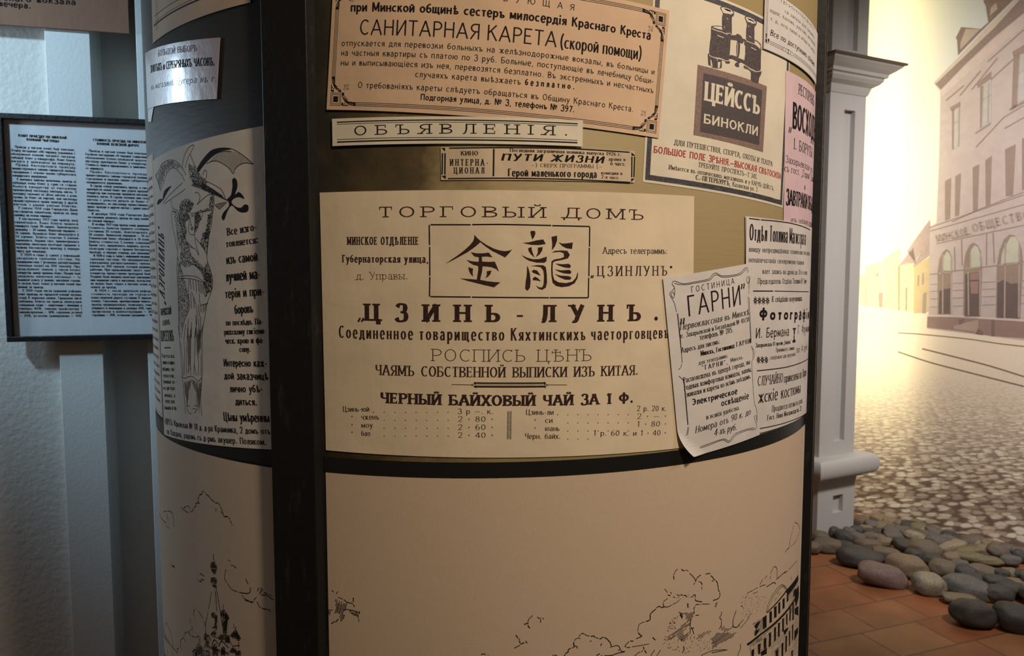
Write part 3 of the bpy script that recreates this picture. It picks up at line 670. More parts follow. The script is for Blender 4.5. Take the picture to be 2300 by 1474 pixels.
for a in z('150 68 700 62 1500 72 2215 115;135 417 800 412 1500 425 2220 460'): I.line(a, 1.4)
for a in z('72 125 68 370;102 125 100 370;2240 165 2238 400;2270 165 2262 400'): I.line(a, 1.6)
for a in z('60 65 105 65 100 105;60 385 112 380 110 425;2235 115 2280 155 2235 155;2232 415 2270 415 2232 460'): I.fill(a)
I.build('border', BLACK, o)

# --- binoculars ---------------------------------------------------------------------
P = Sheet(DRUM, 0, (1443, 409), (1757.5, 467), (1469, -50))
o = P.paper('poster', PALE, 'cream binoculars poster with a black mottled frame', 'poster')
z = zz(1420, 0, 2.834); I = P.ink()
T('ДЛЯ ПУТЕШЕСТВІЯ, СПОРТА, ОХОТЫ И ТЕАТРА', (265, 922), (890, 1060), 11.5, serif, z=z); T('ТРЕБУЙТЕ ПРОСПЕКТЪ—Т 341.', (418, 1063), (793, 1141), 10.5, serif, z=z)
T('Имѣются въ оптическихъ магазинахъ и у КАРЛЪ ЦЕЙССЪ,', (230, 1078), (900, 1214), 10, serif, z=z); T('С.-ПЕТЕРБУРГЪ,', (402, 1143), (622, 1184), 10.5, serif_bold, z=z); T('Казанская ул. 2.', (636, 1186), (800, 1222), 10, serif, z=z)
I.build('body_text', BLACK, o)
I = P.ink(); T('БОЛЬШОЕ ПОЛЕ ЗРѢНІЯ.—ВЫСОКАЯ СВѢТОСИЛА.', (135, 973), (950, 1145), 15, S(sans_bold, wv=.2, wh=.14, tr=.12), z=z); I.build('red_lettering', RED, o, 'red line of capitals')
MOTT = mat('mottled_black_print', (0.016, 0.016, 0.022), .6, col2=(0.06, 0.055, 0.065), noise_scale=420); MOTB = mat('mottled_brown_print', (0.26, 0.17, 0.13), .6, col2=(0.14, 0.085, 0.07), noise_scale=700); MOTD = mat('mottled_dark_print', (0.035, 0.026, 0.026), .6, col2=(0.08, 0.06, 0.055), noise_scale=900)
I = P.ink(); W, Hh = P.w * 1000, P.hh * 1000; b0, b1 = 3.0, 9.2
for q in ([(b0, b0), (W - b0, b0), (W - b1, b1), (b1, b1)], [(b0, Hh - b0), (W - b0, Hh - b0), (W - b1, Hh - b1), (b1, Hh - b1)], [(b0, b0), (b1, b1), (b1, Hh - b1), (b0, Hh - b0)], [(W - b0, b0), (W - b1, b1), (W - b1, Hh - b1), (W - b0, Hh - b0)]): P.block(I, q)
I.build('border', MOTT, o)
I = P.ink(); I.fill(z('415 412 855 550 830 970 388 860')[0]); pb = I.build('title_panel', MOTB, o, 'brown speckled panel with pale capitals')
I = P.ink(.0001); I.fill(z('452 465 825 575 805 925 430 840')[0]); I.build('inner_panel', MOTD, pb)
I = P.ink(.0002); T('ЦЕЙССЪ', (458, 640), (803, 732), 42, S(serif_bold, wv=.24, wh=.12, st=.09, sf=.07, tr=.12), z=z); T('БИНОКЛИ', (452, 785), (795, 866), 21, S(serif_bold, wv=.25, wh=.14, st=.11, sf=.07, tr=.14), z=z); I.build('lettering', PALE, pb)
zb = zz(1560, 0, 8.672); I = P.ink(.00005)
for a in zb('''495 165 505 135 560 132 640 150 720 190 765 245 750 320 720 350 720 640 700 660 620 640 540 590 528 480 530 330 545 260;
970 345 1000 315 1070 325 1150 365 1205 430 1195 490 1160 540 1160 700 1140 830 1060 810 1000 760 1000 580 1012 470;
318 545 345 505 520 515 540 590 620 640 700 665 695 800 685 960 660 1180 600 1170 500 1130 380 1110 285 1050 290 880 310 720;
990 790 1060 815 1140 830 1160 770 1250 830 1290 900 1285 1150 1275 1390 1200 1400 1060 1320 965 1250 980 1050;
255 1045 285 1060 380 1115 560 1165 675 1195 670 1240 600 1235 590 1200 525 1180 515 1330 345 1320 330 1290 270 1270 258 1190;
700 690 780 690 830 660 900 700 930 750 990 780 990 890 960 860 960 800 925 850 870 830 800 790 700 770;
820 820 880 840 860 1100 810 1090;675 1080 760 1085 850 1130 900 1150 960 1180 960 1250 930 1230 900 1220 860 1240 865 1300 830 1310 780 1280 790 1230 830 1210 780 1180 720 1150 675 1150;
955 1280 1000 1290 1060 1350 1200 1410 1290 1380 1290 1440 1250 1530 1230 1620 1140 1600 1090 1560 1090 1420 1040 1360 960 1330'''): I.fill(a, 3)
bi = I.build('binoculars_print', mat('binoculars_ink', (0.02, 0.014, 0.014), .6, col2=(0.09, 0.06, 0.05), noise_scale=450), o)
I = P.ink(.00016)
for a in zb('510 150 560 148 640 165 710 200 750 250 720 275 690 285 650 270 590 265 550 250 520 190;985 345 1010 335 1070 345 1140 385 1190 440 1170 462 1110 460 1080 440 1030 430 1000 385;345 525 400 518 520 525 535 585 450 565 370 540;1165 790 1240 845 1275 900 1270 960 1230 920 1160 860;300 1170 320 1170 345 1310 310 1290;445 1210 500 1210 480 1330 445 1330'): I.fill(a)
for a in zb('330 560 420 600 520 625 600 660 690 650;435 690 560 740;275 1075 330 1110 430 1140 560 1165 610 1190 670 1180;1000 800 1080 830 1180 870 1280 900;1090 925 1195 980;965 1270 1060 1330 1200 1400 1290 1385;835 840 820 1090;620 350 640 380;570 520 575 545;1050 700 1095 735;1040 500 1050 530;430 1140 435 1190;620 640 625 690'): I.line(a, .9)
I.build('print_highlights', PALE, bi)
I = P.ink(.00022)
for a in zb('560 168 620 175 680 200 710 225 680 230 610 205;1015 360 1080 375 1140 410 1165 440 1110 415 1050 390'): I.fill(a)
I.build('eyepiece_holes', BLACK, bi)

# --- sheet at the very top right ------------------------------------------------------
P = Sheet(DRUM, 3, (1711, 110), (1826, 199), (1715, -25))
P.br = (P.bl[0] + .215, P.bl[1] - .004); P.tr = (P.tl[0] + .215, P.tl[1] - .004); P.w = .215
o = P.paper('poster', WHITE, 'white sheet high on the column with thin knotwork border and italic lettering', 'poster')
z = zz(1690, 0, 7.018); I = P.ink()
for s, x, y, wd, cap, st in (('Все по доступнымъ цѣнамъ', 15, 20, 176, 7.6, S(ital, wv=.2, wh=.09, tr=.1)), ('т. д., есть также и обѣды на заказъ', 14.5, 38.5, 176, 4.6, serif), ('идей, баловъ, раутовъ, вечеровъ', 13, 48.8, 178, 4.8, serif), ('ся заказы для свадебъ', 52, 57.5, 130, 4.8, serif), ('принимают', 30, 68, 150, 5, serif)):
    I.text_uv(s, P.at(x, y), P.at(x + wd, y), cap / 1000, st)
I.build('lettering', BLACK, o); I = P.ink()
W, Hh = P.w * 1000, P.hh * 1000
P.rule(I, [(.4, Hh), (.4, .4), (W, .4)], .35)
for x in (4, 6, 8): P.rule(I, [(x, 16), (x, Hh)], .35)
P.block(I, [(4.6, 20), (7.4, 20), (6.8, 14.5), (5.2, 14.5)]); P.rule(I, [(3.4, 8), (8.6, 8), (8.6, 14.5), (3.4, 14.5), (3.4, 8)], .5); P.block(I, [(4.4, 9.2), (7.6, 9.2), (7.6, 13.3), (4.4, 13.3)]); P.block(I, [(10, 14.5), (14, 14.5), (10.6, 8)])
for y in (8.6, 10.6, 12.6): P.rule(I, [(14, y), (52, y)], .4); P.rule(I, [(84, y), (W, y)], .4)
for k in range(4):
    cx = 54 + k * 8
    P.rule(I, [(cx + 4.6 * math.cos(t * .42), 10.6 + 2.6 * math.sin(t * .42)) for t in range(16)], .4)
P.block(I, [(64, 13.4), (68, 13.4), (66, 10.6)]); P.block(I, [(64, 7.8), (68, 7.8), (66, 10.6)])
I.build('border', BLACK, o)

# --- pink restaurant bill ---------------------------------------------------------------
P = Sheet(DRUM, 1, (1758.5, 500), (1815, 520), (1761, 158)); P.br = (P.bl[0] + .2, P.bl[1] + .003); P.tl = (P.bl[0] - .006, 1.768); P.tr = (P.br[0] - .006, 1.771); P.w = .2; P.hh = math.dist(P.bl, P.tl)
o = P.paper('poster', PINK, 'tall pink restaurant bill with bold condensed capitals', 'poster')
I = P.ink()
for s, px, py, wd, cap, st in (('РЕСТОРАНЪ', 1792, 212, .095, .0145, serif), ('„', 1769, 289, .012, .026, dict(wv=.1, wh=.1)), ('ВОСХОДЪ“', 1778.7, 289, .15, .036, S(sans_bold, wv=.24, wh=.13)), ('І. БОРУТЫ', 1781, 335, .105, .0145, serif), ('Захарьевская ул. №', 1763, 365, .17, .0095, serif), ('съ гост. „Гарни“ Домъ', 1760, 385, .17, .0095, serif),
                               ('и', 1805, 427, .006, .009, serif), ('ЗАВТРАКИ ОБѢДЫ', 1764, 460, .17, .021, S(sans_bold, wv=.3, wh=.12, tr=.1, ws=.25)), ('изъ свѣжей провизіи', 1775, 499, .16, .0075, serif)):
    u, zz_ = DRUM.uv(px, py); I.text_uv(s, (u, zz_), (u + wd, zz_ + .001), cap, st)
I.build('lettering', BLACK, o)

# --- white fuel department and photographer notices ---------------------------------------
P = Sheet(DRUM, 2, (1676, 979), (1805, 940), (1672, 486)); P.br = (P.bl[0] + .26, P.bl[1] - .004); P.tr = (P.tl[0] + .26, P.tl[1] - .003); P.w = .26
o = P.paper('poster', WHITE, 'white news sheet of stacked notices divided by black rules', 'poster')
I = P.ink(); B = P.ink()
def R_(ink, s, px, py, px1, py1, cap, st): ink.text(s, (px, py), (px1, py1), cap, st) if isinstance(s, str) else ink.text_ext(s[0], s[1], (px, py), (px1, py1), cap, st)
for a in ((('Отдѣл Топлива Магистрата', 'Отдѣл'), 1681, 540, 1719.5, 543, 37, dict(wv=.13, wh=.05, tr=.2, ws=.45)), (('ввиду непредвидѣнных технических обстоятел.', 'ввиду'), 1680, 565.5, 1705, 567, 12, serif), (('ненапечатанія своевременно бланков', 'ненапечатанія'), 1679.5, 589, 1739.5, 594, 12, serif), (('вает запись на дрова до 20-го сентя', 'вает'), 1710, 615, 1726.5, 616, 12, serif),
          (('Председатель Отдѣла Топлива И. Грин', 'Председатель'), 1699.6, 638, 1751, 639, 13, serif), (('К свѣдѣнію получающихъ', 'К свѣдѣнію'), 1731, 678.6, 1767, 680, 13, S(serif_bold, wv=.18)), ('И. Бермана', 1694.6, 760, 1769.4, 754, 22, S(sans, wv=.15)), ('Г. Фрумкина', 1789, 750, 1816, 744, 18, sans), ('Захарьевская 81 против „Гигіенъ“', 1694.6, 780.5, 1774, 771.7, 9, serif_bold),
          ('Принимаетъ снимки', 1740, 791, 1781, 785.5, 9, serif), ('спеціально для прогулокъ', 1727, 808, 1784, 799, 9, serif), ('по 4 руб.', 1786, 793, 1811, 784.5, 14, serif), ('СЛУЧАЙНО', 1699, 867, 1755.6, 858.3, 21, S(serif, wv=.14)), ('привезены из Варш', 1758.6, 859.3, 1807.8, 843.5, 18, serif), ('жскіе костюмы', 1700.5, 905.6, 1795, 882, 27, S(serif, wv=.16, sf=.03)),
          ('Продаются оптом и в розн.', 1731, 925, 1800, 904.6, 13, serif), ('Гост. Ново Московская кв. 32', 1720.8, 944, 1797, 922, 11, serif_bold)): R_(I, *a)
R_(B, 'Фотографіи', 1703, 719, 1814, 716, 25, S(sans_bold, wv=.34, wh=.2, tr=.4)); B.build('heading', BLACK, o)
I.build('body_text', BLACK, o); I = P.ink()
for a, t in (([(1680, 491), (1704, 494)], 1.4), ([(1706, 494), (1740, 497), (1770, 501), (1800, 509), (1817, 517)], 1.4), ([(1689, 654), (1734, 654)], 1.5), ([(1737, 654), (1814, 655.5)], 1.2), ([(1697.6, 833), (1760, 825.5), (1785, 819), (1812, 806)], 1.4), ([(1703.9, 962.6), (1750, 953), (1780, 943), (1809.8, 926)], 1.3), ([(1673.5, 488), (1672.5, 600)], .6)): I.line(a, t)
for x0, x1, y0, y1 in ((1689.5, 1726, 667, 684), (1696.6, 1723, 800, 817)):
    n = 4 if y0 < 700 else 3
    for k in range(n):
        cx = x0 + (k + .5) * (x1 - x0) / n; cy = (y0 + y1) / 2; r = (x1 - x0) / n / 2
        for t in range(8):
            a = t * math.pi / 4; I.line([(cx + .2 * r * math.cos(a), cy + .3 * r * math.sin(a)), (cx + r * math.cos(a), cy + 2 * r * math.sin(a))], 1.3)
        I.line([(cx + .55 * r * math.cos(t), cy + 1.1 * r * math.sin(t)) for t in range(7)], .7)
for q in ([(1778, 737), (1785, 736.5), (1785, 740), (1778, 740.5)], [(1780, 740), (1783, 740), (1782.5, 752), (1780.5, 752)], [(1777.5, 764), (1784, 763), (1784, 769), (1777.5, 770)], [(1780, 753), (1782, 753), (1782, 764), (1780, 764)]): I.fill(q)
I.build('border', BLACK, o)

# --- hotel bill, tilted and coming unstuck ---------------------------------------------
def lift(a, b):
    t = max(0.0, 0.26 - (a * 0.9 + b * 1.5)) / 0.26
    return (0.011 * t * t, 0.005 * t * t, 0.012 * t ** 1.5)
P = Sheet(DRUM, 4, (1524, 1032), (1702, 976), (1486, 625), (1672, 593), lift=lift)
o = P.paper('poster', WHITE, 'tilted white hotel bill with wavy border and a curling lower corner', 'poster', step=.004)
z = zz(1480, 590, 3.204); I = P.ink()
T('ГОСТИНИЦА', (222, 217), (530, 152), 13.5, S(sans, tr=.36, wv=.12), z=z); T('„', (135, 418), (178, 408), 44, dict(wv=.09, wh=.09), z=z); T('ГАРНИ', (200, 388), (578, 303), 46, S(art, wv=.1, wh=.08, tr=.18), z=z); T('”', (578, 296), (612, 288), 44, dict(wv=.09, wh=.09), z=z)
T('Электрическое', (228, 1025), (550, 942), 14, S(sans_bold, wv=.24, wh=.15), z=z); T('освѣщеніе', (437, 1033), (632, 977), 15, S(sans_bold, wv=.2, wh=.13), z=z)
I.build('heading', BLACK, o); I = P.ink()
for s, a, b, cap, st in (('Первоклассная въ Минскѣ', (140, 487), (632, 375), 15, ital), ('уг. Захарьевской и Богадѣльной № 40/38', (138, 545), (635, 422), 10.5, serif), ('телефонъ № 285.', (283, 556), (520, 500), 12, serif), ('Адресъ для писемъ:', (152, 648), (425, 582), 11.5, serif), ('Минскъ, Гостинница', (290, 670), (530, 612), 11, serif_bold), ('ГАРНИ', (545, 605), (645, 578), 10.5, S(serif_bold, tr=.4)),
                         ('для телеграммъ:', (275, 735), (485, 680), 9.5, serif), ('"ГАРНИ",', (300, 772), (480, 728), 10, S(serif_bold, tr=.45)), ('Минскъ.', (503, 716), (595, 690), 9, serif), ('Расположена въ центрѣ города, вы-', (165, 865), (650, 725), 12, serif), ('годныя комфортныя комнаты, ванны,', (172, 916), (652, 780), 12, serif),
                         ('экипажи и кареты ко всѣмъ поѣздамъ.', (185, 966), (648, 830), 11.5, serif), ('и всякія удобства.', (330, 1127), (567, 1055), 11, serif), ('Номера отъ 90 к. до', (250, 1226), (645, 1090), 15, ital), ('4-хъ руб.', (385, 1246), (545, 1200), 15, ital)): T(s, a, b, cap, st, z=z)
I.build('body_text', BLACK, o); I = P.ink()
for a in z('''85 160 88 140 105 134 165 152 250 138 345 118 375 85 400 75 440 95 520 90 570 75 600 45 622 38 628 68;100 150 165 160 250 147 350 127 380 97 405 88 445 105 520 99 575 84 605 56 615 50;85 160 100 175 92 195 72 215 70 235 100 290 115 355;
96 168 104 205 95 255 78 230 92 212 100 235;120 365 150 640 155 720;126 365 145 560 156 716;130 770 148 750 152 725;132 815 158 840 170 880 195 1165;165 840 172 862 200 1165;196 1180 190 1230 175 1260 180 1300 200 1325 205 1290 185 1272 200 1258;204 1180 196 1240;205 1330 215 1375 235 1385 265 1345 350 1310 445 1275 480 1290 500 1285 540 1240 620 1205 670 1200 690 1185 685 1150 672 1110 685 1100 690 1130;
220 1360 235 1372 262 1335 350 1300 450 1267 485 1280 498 1276 535 1230 620 1196 675 1188;622 100 618 135 630 148 642 110 630 98;640 110 632 225;628 245 632 330 640 440 648 580;650 600 672 640 668 690 655 715 660 830 672 1000 690 1060 692 1150;655 615 664 650 660 690;636 250 644 440 650 575'''): I.line(a, .75, sm=4)
I.build('border', BLACK, o)
# --- corset poster, left of the black bar ------------------------------------------------
P = Sheet(DRUM, 1, (371, 979), (640, 1012), (346, 361), (612, 283))
bl, tl = P.bl, P.tl
P.bl = (-.5255, 1.2650); P.tl = (-.5325, 1.6570); P.br = (-.2405, 1.2853); P.tr = (-.2460, 1.6715); P.w = math.dist(P.bl, P.br); P.hh = math.dist(P.bl, P.tl)
o = P.paper('poster', GREYP, 'tall corset poster with a standing lady under a biplane sketch', 'poster')
z = zz(320, 280, 1.964); I = P.ink()
cb = S(serif_bold, wv=.19, sf=.04)
for s, a, b, cap, st in (('Все изго-', (378, 490), (508, 466), 17, serif_bold), ('товляется:', (373, 541), (512, 523), 16, serif_bold), ('изъ самой', (375, 615), (510, 602), 21, cb), ('лучшей ма-', (373, 692), (523, 679), 23, cb), ('теріи и при-', (370, 766), (540, 753), 21, cb), ('боровъ', (412, 836), (490, 829), 21, cb),
                         ('по послѣдн. Па-', (373, 886), (535, 880), 13, serif_bold), ('рижскому гигіени-', (365, 927), (547, 922), 13, serif_bold), ('ческ. крою и фа-', (370, 966), (540, 963), 13, serif_bold), ('сону.', (432, 1003), (480, 1003), 13, serif_bold),
                         ('Интересно каж-', (363, 1066), (552, 1068), 17, S(sans_bold, wv=.2)), ('дой заказчицѣ', (366, 1122), (557, 1126), 17, S(sans_bold, wv=.2)), ('лично убѣ-', (390, 1180), (533, 1181), 17, S(sans_bold, wv=.2)), ('диться.', (415, 1236), (508, 1239), 17, S(sans_bold, wv=.2)), ('Цѣны умѣренны', (363, 1306), (562, 1312), 20, cb),
                         ('АДРЕСЪ: Юрьевская № 18 д. д-ра Крамника, 2 домъ отъ', (103, 1318), (566, 1366), 14, cb), ('пл. Каждана, рядомъ съ д-рмъ акушер. Поляком.', (112, 1364), (548, 1413), 14, cb),
                         ('ПАРИЖСКІЙ', (85, 842), (131, 836), 15, serif_bold), ('САЛОНЪ', (92, 886), (125, 882), 11, serif_bold), ('КОРСЕТОВЪ', (87, 956), (142, 955), 24, S(serif_bold, wv=.14))):
    T(s, a, b, cap, st, z=z)
for k, (s, x0, x1, y) in enumerate((('Корсеты изъ', 85, 230, 385), ('тонкаго и самаго', 90, 230, 462), ('фабрики, спе-', 90, 238, 540), ('нерватели,', 98, 230, 618), ('брюшные по-', 100, 243, 690), ('яса для бере-', 100, 245, 765), ('менныхъ, а', 115, 238, 850), ('также для', 120, 232, 920), ('больныхъ и пр.', 112, 258, 998))):
    I.text(s, (350 + x0 / 5.267, 730 + y / 5.267), (350 + x1 / 5.267, 730 + y / 5.267 + 1), 9, serif_bold)
I.text('„АЭРОПЛАНЪ“', (372, 683), (370, 518), 10, S(serif_thin, tr=.4, wv=.1, sl=.2), up=(360, 683))
I.line([(371, 781.5), (385, 781)], 1.6); I.build('lettering', BLACK, o)
# drawing: lady holding up an aeroplane
I = P.ink(); z1 = zz(340, 320, 6.142); z2 = zz(360, 520, 6.142); z3 = zz(350, 730, 5.267)
for a in z1('''640 370 690 280 750 200 830 120 920 85 1030 78 1130 95 1230 150 1320 215 1415 303;660 410 720 330 800 240 900 160 1000 125 1110 125;770 295 850 260 930 262 1020 310 1090 365 1140 432 1165 370 1220 315 1310 285 1415 303;
65 455 120 380 150 310 230 250 330 250 420 330 490 450;135 670 180 560 215 450 265 375 330 355 420 440 470 540;65 455 100 540 135 670;430 370 450 250 480 150 540 60 600 40 560 130 510 230 480 350;545 160 600 300 640 370;530 280 530 420;
560 590 700 640 850 700 980 760 1070 800;780 540 900 600 980 660 1030 770;565 520 700 560 860 650 990 740;170 840 250 740 350 640 440 560;190 850 300 770 420 690 480 640;215 720 250 620 290 610;
280 780 290 850 310 910 380 940;300 930 290 1040 310 1180 340 1330 360 1470;385 980 430 1200 450 1400;640 860 700 800 760 750 820 715 870 740 875 850 860 940;650 970 720 960 800 940 860 950;
860 940 840 1130 800 1320 780 1470;690 1080 720 980;400 900 430 820 500 780;610 960 610 1100 605 1290;525 1010 535 1100 520 1210 550 1270 600 1275;540 1020 560 1130 580 1180;560 1195 590 1175;500 1060 530 1040;500 1370 590 1460;
610 700 650 690 680 740 670 810 640 860;720 450 740 390 770 400 770 480 730 530;508 1035 520 1024 536 1034;512 1042 526 1048 538 1040;560 1008 578 1000 592 1016;564 1018 580 1024 590 1018;500 1010 520 1000 542 1008;556 985 575 975 600 985;552 1190 570 1180 592 1188;556 1202 574 1210 590 1198;548 1130 556 1145 570 1148'''): I.line(a, .75, sm=4)
for a in z1('640 370 690 280 750 200 830 120 920 85 1030 78 1110 95 980 120 880 175 780 265 700 360 660 415;1070 810 1040 800 1080 760 1110 720 1130 600 1125 520 1155 490 1190 530 1195 620 1165 720 1210 685 1260 720 1292 780 1220 755 1150 775 1115 830 1180 890 1250 900 1290 860 1345 870 1340 950 1260 968 1190 935 1120 870 1060 950 1025 1050 1000 1075 980 1030 1010 960 1080 880;90 860 110 790 170 785 130 840;170 800 180 700 215 640 280 610 225 700'): I.fill(a, 3)
I.hatch(z1('65 455 120 380 150 310 230 250 330 250 420 330 380 380 330 350 265 375 215 450 180 560 135 670')[0], 75, 1.5, .5, .3)
I.hatch(z1('560 520 700 560 850 640 1000 750 1060 800 980 770 850 700 700 640 570 590')[0], 35, 1.6, .6, .3)
I.hatch(z1('800 280 870 200 960 140 1080 120 1200 140 1320 220 1400 300 1300 280 1210 315 1140 425 1080 350 1000 290 920 258')[0], 103, 2.3, .42)
for a in z1('880 860 1060 820 950 925'): I.hatch(a, 60, 1.6, .4); I.line(a, .6, closed=True)
for a, n in zip(z1('65 455 120 380 150 310 230 250 330 250 300 290 210 370 180 500 135 660;400 900 440 820 520 780 600 850 560 930 520 1000 530 1060 480 1100 500 1250 470 1350 430 1200 390 1010;610 960 680 960 690 1060 650 1180 610 1270;530 300 600 330 660 420 780 540 760 650 600 590 540 500;720 560 850 640 990 740 1050 800 850 720 700 640;830 720 870 750 860 930 700 960 640 950 800 900;790 1000 855 960 800 1300 740 1350;310 940 380 950 430 1150 440 1400 400 1450 340 1100'),
                 (90, 330, 110, 200, 120, 60, 110, 120)): I.stipple(a, n * 4, 1.0)
for a in z2('240 0 250 150 250 330;250 340 240 500 250 700 265 1000 265 1250 275 1470;690 0 670 150 655 300 660 400 710 560 735 680 710 840 660 980 630 1150 600 1320 585 1470;370 150 420 210 500 250 535 320 540 300 500 170 490 60;500 100 580 190 660 330;310 615 400 610 520 630 620 710;315 650 420 650 540 680 620 720;400 480 460 455 540 500 600 610;270 440 320 600;410 650 400 900 410 1060 340 1250 300 1470;440 830 500 1000 520 1180 480 1470;550 860 560 1000 600 1010 670 990;560 700 560 850'): I.line(a, .8, sm=4)
for a, n in zip(z2('250 330 330 600 370 760 410 900 410 1060 340 1240 280 1470 265 1200 250 800;330 0 390 150 440 330 600 480 700 600 720 700 640 700 560 540 440 440 360 500 280 440 300 200;600 0 690 0 660 300 560 180;620 480 660 420 720 600 730 800 640 900 600 720'), (330, 330, 110, 170)): I.stipple(a, n * 4, 1.0)
for a in z2('420 660 440 800;460 665 475 810;500 670 510 840;535 680 545 830;580 720 585 860;430 850 440 1060;470 900 480 1060;540 1010 550 1180;570 1010 575 1110;610 1010 600 1120;640 1000 620 1100;360 1280 340 1470;400 1200 380 1470;440 1250 440 1470;500 1150 510 1470;540 1200 545 1470;570 1170 565 1470'): I.line(a, 1.0)
for a in z2('600 750 640 720 660 780 700 740 715 820 660 830 640 900 610 840'): I.line(a, .9, sm=4, closed=True)
for a in z3('275 0 290 180 310 430 320 600 340 780 360 1050;560 0 555 250 562 500 550 700 540 900 555 1075;310 610 350 630 430 605 490 645 515 665 550 620;300 200 330 430 330 600;340 150 350 380 345 600;395 30 370 300 370 590;430 30 420 250 420 590;480 30 470 300 460 590;520 30 515 300 515 600;545 350 545 600;460 450 490 600;390 800 375 950 400 1040 430 1045;490 870 500 970 490 1010 465 1045;380 960 410 955;460 950 500 960;445 990 480 992'): I.line(a, .8, sm=3)
for a in z3('340 650 430 640 420 720 395 830 390 1000 365 900 350 780;430 640 520 670 550 640 540 900 520 1060 500 900 480 800 450 730;380 100 425 20 420 580 390 590;480 40 550 40 540 330 500 420'): I.hatch(a, 88, 1.0, .5, .25)
I.build('illustration', BLACK, o)

# --- neighbouring sheet glimpsed at the far left limb of the column -----------------------
P = Sheet(DRUM, 0, (371, 979), (640, 1012), (346, 361)); P.bl = (-.75, 1.288); P.br = (-.535, 1.288); P.tl = (-.75, 1.668); P.tr = (-.535, 1.668); P.w = .215; P.hh = .38
o = P.paper('poster', GREYP, 'sliver of a greyish poster curving out of sight at the limb of the column', 'poster')
I = P.ink()
for k in range(26):
    y = 20 + k * 13.0; I.text_uv(('Корсетная мастерская пріемъ', 'заказовъ разнаго рода бѣлья', 'починка и чистка корсетовъ')[k % 3], P.at(12, y), P.at(203, y), .006, serif_bold)
P.rule(I, [(4, 4), (211, 4), (211, 376)], .6); I.build('lettering', BLACK, o)

# --- taped slip of the watch dealer --------------------------------------------------------
P = Sheet(DRUM, 2, (333.5, 237), (489, 223), (331, 113), (497, 85))
P.bl = (-.5600, 1.7330); P.tl = (-.5620, 1.8120)
P.w = math.dist(P.bl, P.br); P.hh = math.dist(P.bl, P.tl)
o = P.paper('poster', TAPE, 'small mauve slip sealed under glossy wrinkled tape on the column', 'poster')
z = zz(330, 0, 5.67); I = P.ink()
T('БОЛЬШОЙ ВЫБОРЪ', (160, 722), (650, 655), 14, serif, z=z); T('ЗОЛОТЫХЪ и СЕРЕБРЯНЫХЪ ЧАСОВЪ.', (62, 932), (876, 840), 18, S(serif_bold, wv=.2, sf=.04), z=z); T('въ магазинѣ Цугера въ г.', (70, 1150), (905, 1045), 15, S(ital, wv=.1), z=z)
I.build('lettering', BLACK, o)
# torn scrap under it
P = Sheet(DRUM, 1, (338, 270), (363, 262), (333.5, 235), (363, 231)); P.bl = (-.562, 1.716); P.br = (-.538, 1.712); P.tl = (-.562, 1.738); P.tr = (-.512, 1.735); P.w = math.dist(P.bl, P.br); P.hh = math.dist(P.bl, P.tl)
P.paper('paper_scrap', TAPE, 'torn paper scrap hanging under the glossy taped slip', 'scrap')

# --- sheet at the top left --------------------------------------------------------------------
P = Sheet(DRUM, 1, (345, 99), (564, 6), (343, -60)); P.bl = (-.5095, 1.8130); P.br = (-.2665, 1.8145); P.tl = (-.5065, 1.93); P.tr = (-.2645, 1.93); P.w = math.dist(P.bl, P.br); P.hh = math.dist(P.bl, P.tl)
o = P.paper('poster', TAN, 'brownish sheet with ruled frame lines at the top left of the column', 'poster')
I = P.ink(); W = P.w * 1000
for y, t in ((33, .7), (25, .5), (21.5, 1.8)): P.rule(I, [(12 if y > 30 else 8, y), (W - 40, y)], t)
for x, t in ((20, .5), (27, .5)): P.rule(I, [(x, 12), (x, 117)], t)
I.build('border', BLACK, o); I = P.ink(); I.text_uv('10', P.at(W - 43, 14), P.at(W - 22, 14), .012, serif_bold); I.build('lettering', BLACK, o)

# ------------------------------------------------------------------ lower drawn sheets
zL = zz(320, 1000, 3.109); zC = zz(340, 1230, 6.04)
P = Sheet(DRUM, 0, (360, 1470), (600, 1470), (345, 960)); P.bl = (-.66, .90); P.br = (-.2425, .90); P.tl = (-.66, HZ0 - .003); P.tr = (-.2425, HZ0 - .003); P.w = .4175; P.hh = P.tl[1] - .90
o = P.paper('printed_sheet', KRAFT, 'big beige sheet with a church engraving, left of the black bar', 'printed sheet')
I = P.ink()
for a in zL('272 435 300 460 335 475;290 440 310 425 330 430 335 455 350 468;350 465 360 440 375 425 375 410 390 402 405 410;392 400 392 370 405 345 415 348;415 345 420 320 432 325 450 345 470 360 485 380 510 400 530 405 545 425 555 450 565 480 570 497 600 500 615 525 628 560;515 440 518 465;550 460 560 475;120 480 140 520 170 545;150 465 180 460 200 465 215 490 220 540 222 580;175 480 180 530;165 560 190 580;200 460 205 480;198 825 215 850 228 855;228 842 212 845;402 895 432 915;385 930 398 950 425 945;410 935 435 940;600 802 615 810;620 838 640 842 655 858;585 870 578 900 580 940 600 970;600 970 620 1000 660 1022 700 1032 745 1033 755 1010 755 995;722 935 738 970;695 1045 720 1075 780 1095;715 1080 770 1100;780 1085 790 1070 800 1060;800 1090 820 1130 860 1145;860 1145 890 1150;805 1020 812 995;820 1040 830 995;832 1030 840 1000;830 1045 870 1050 915 1080;850 1030 880 1040 910 1058;880 1150 900 1165'): I.sketch(a, 1.1)
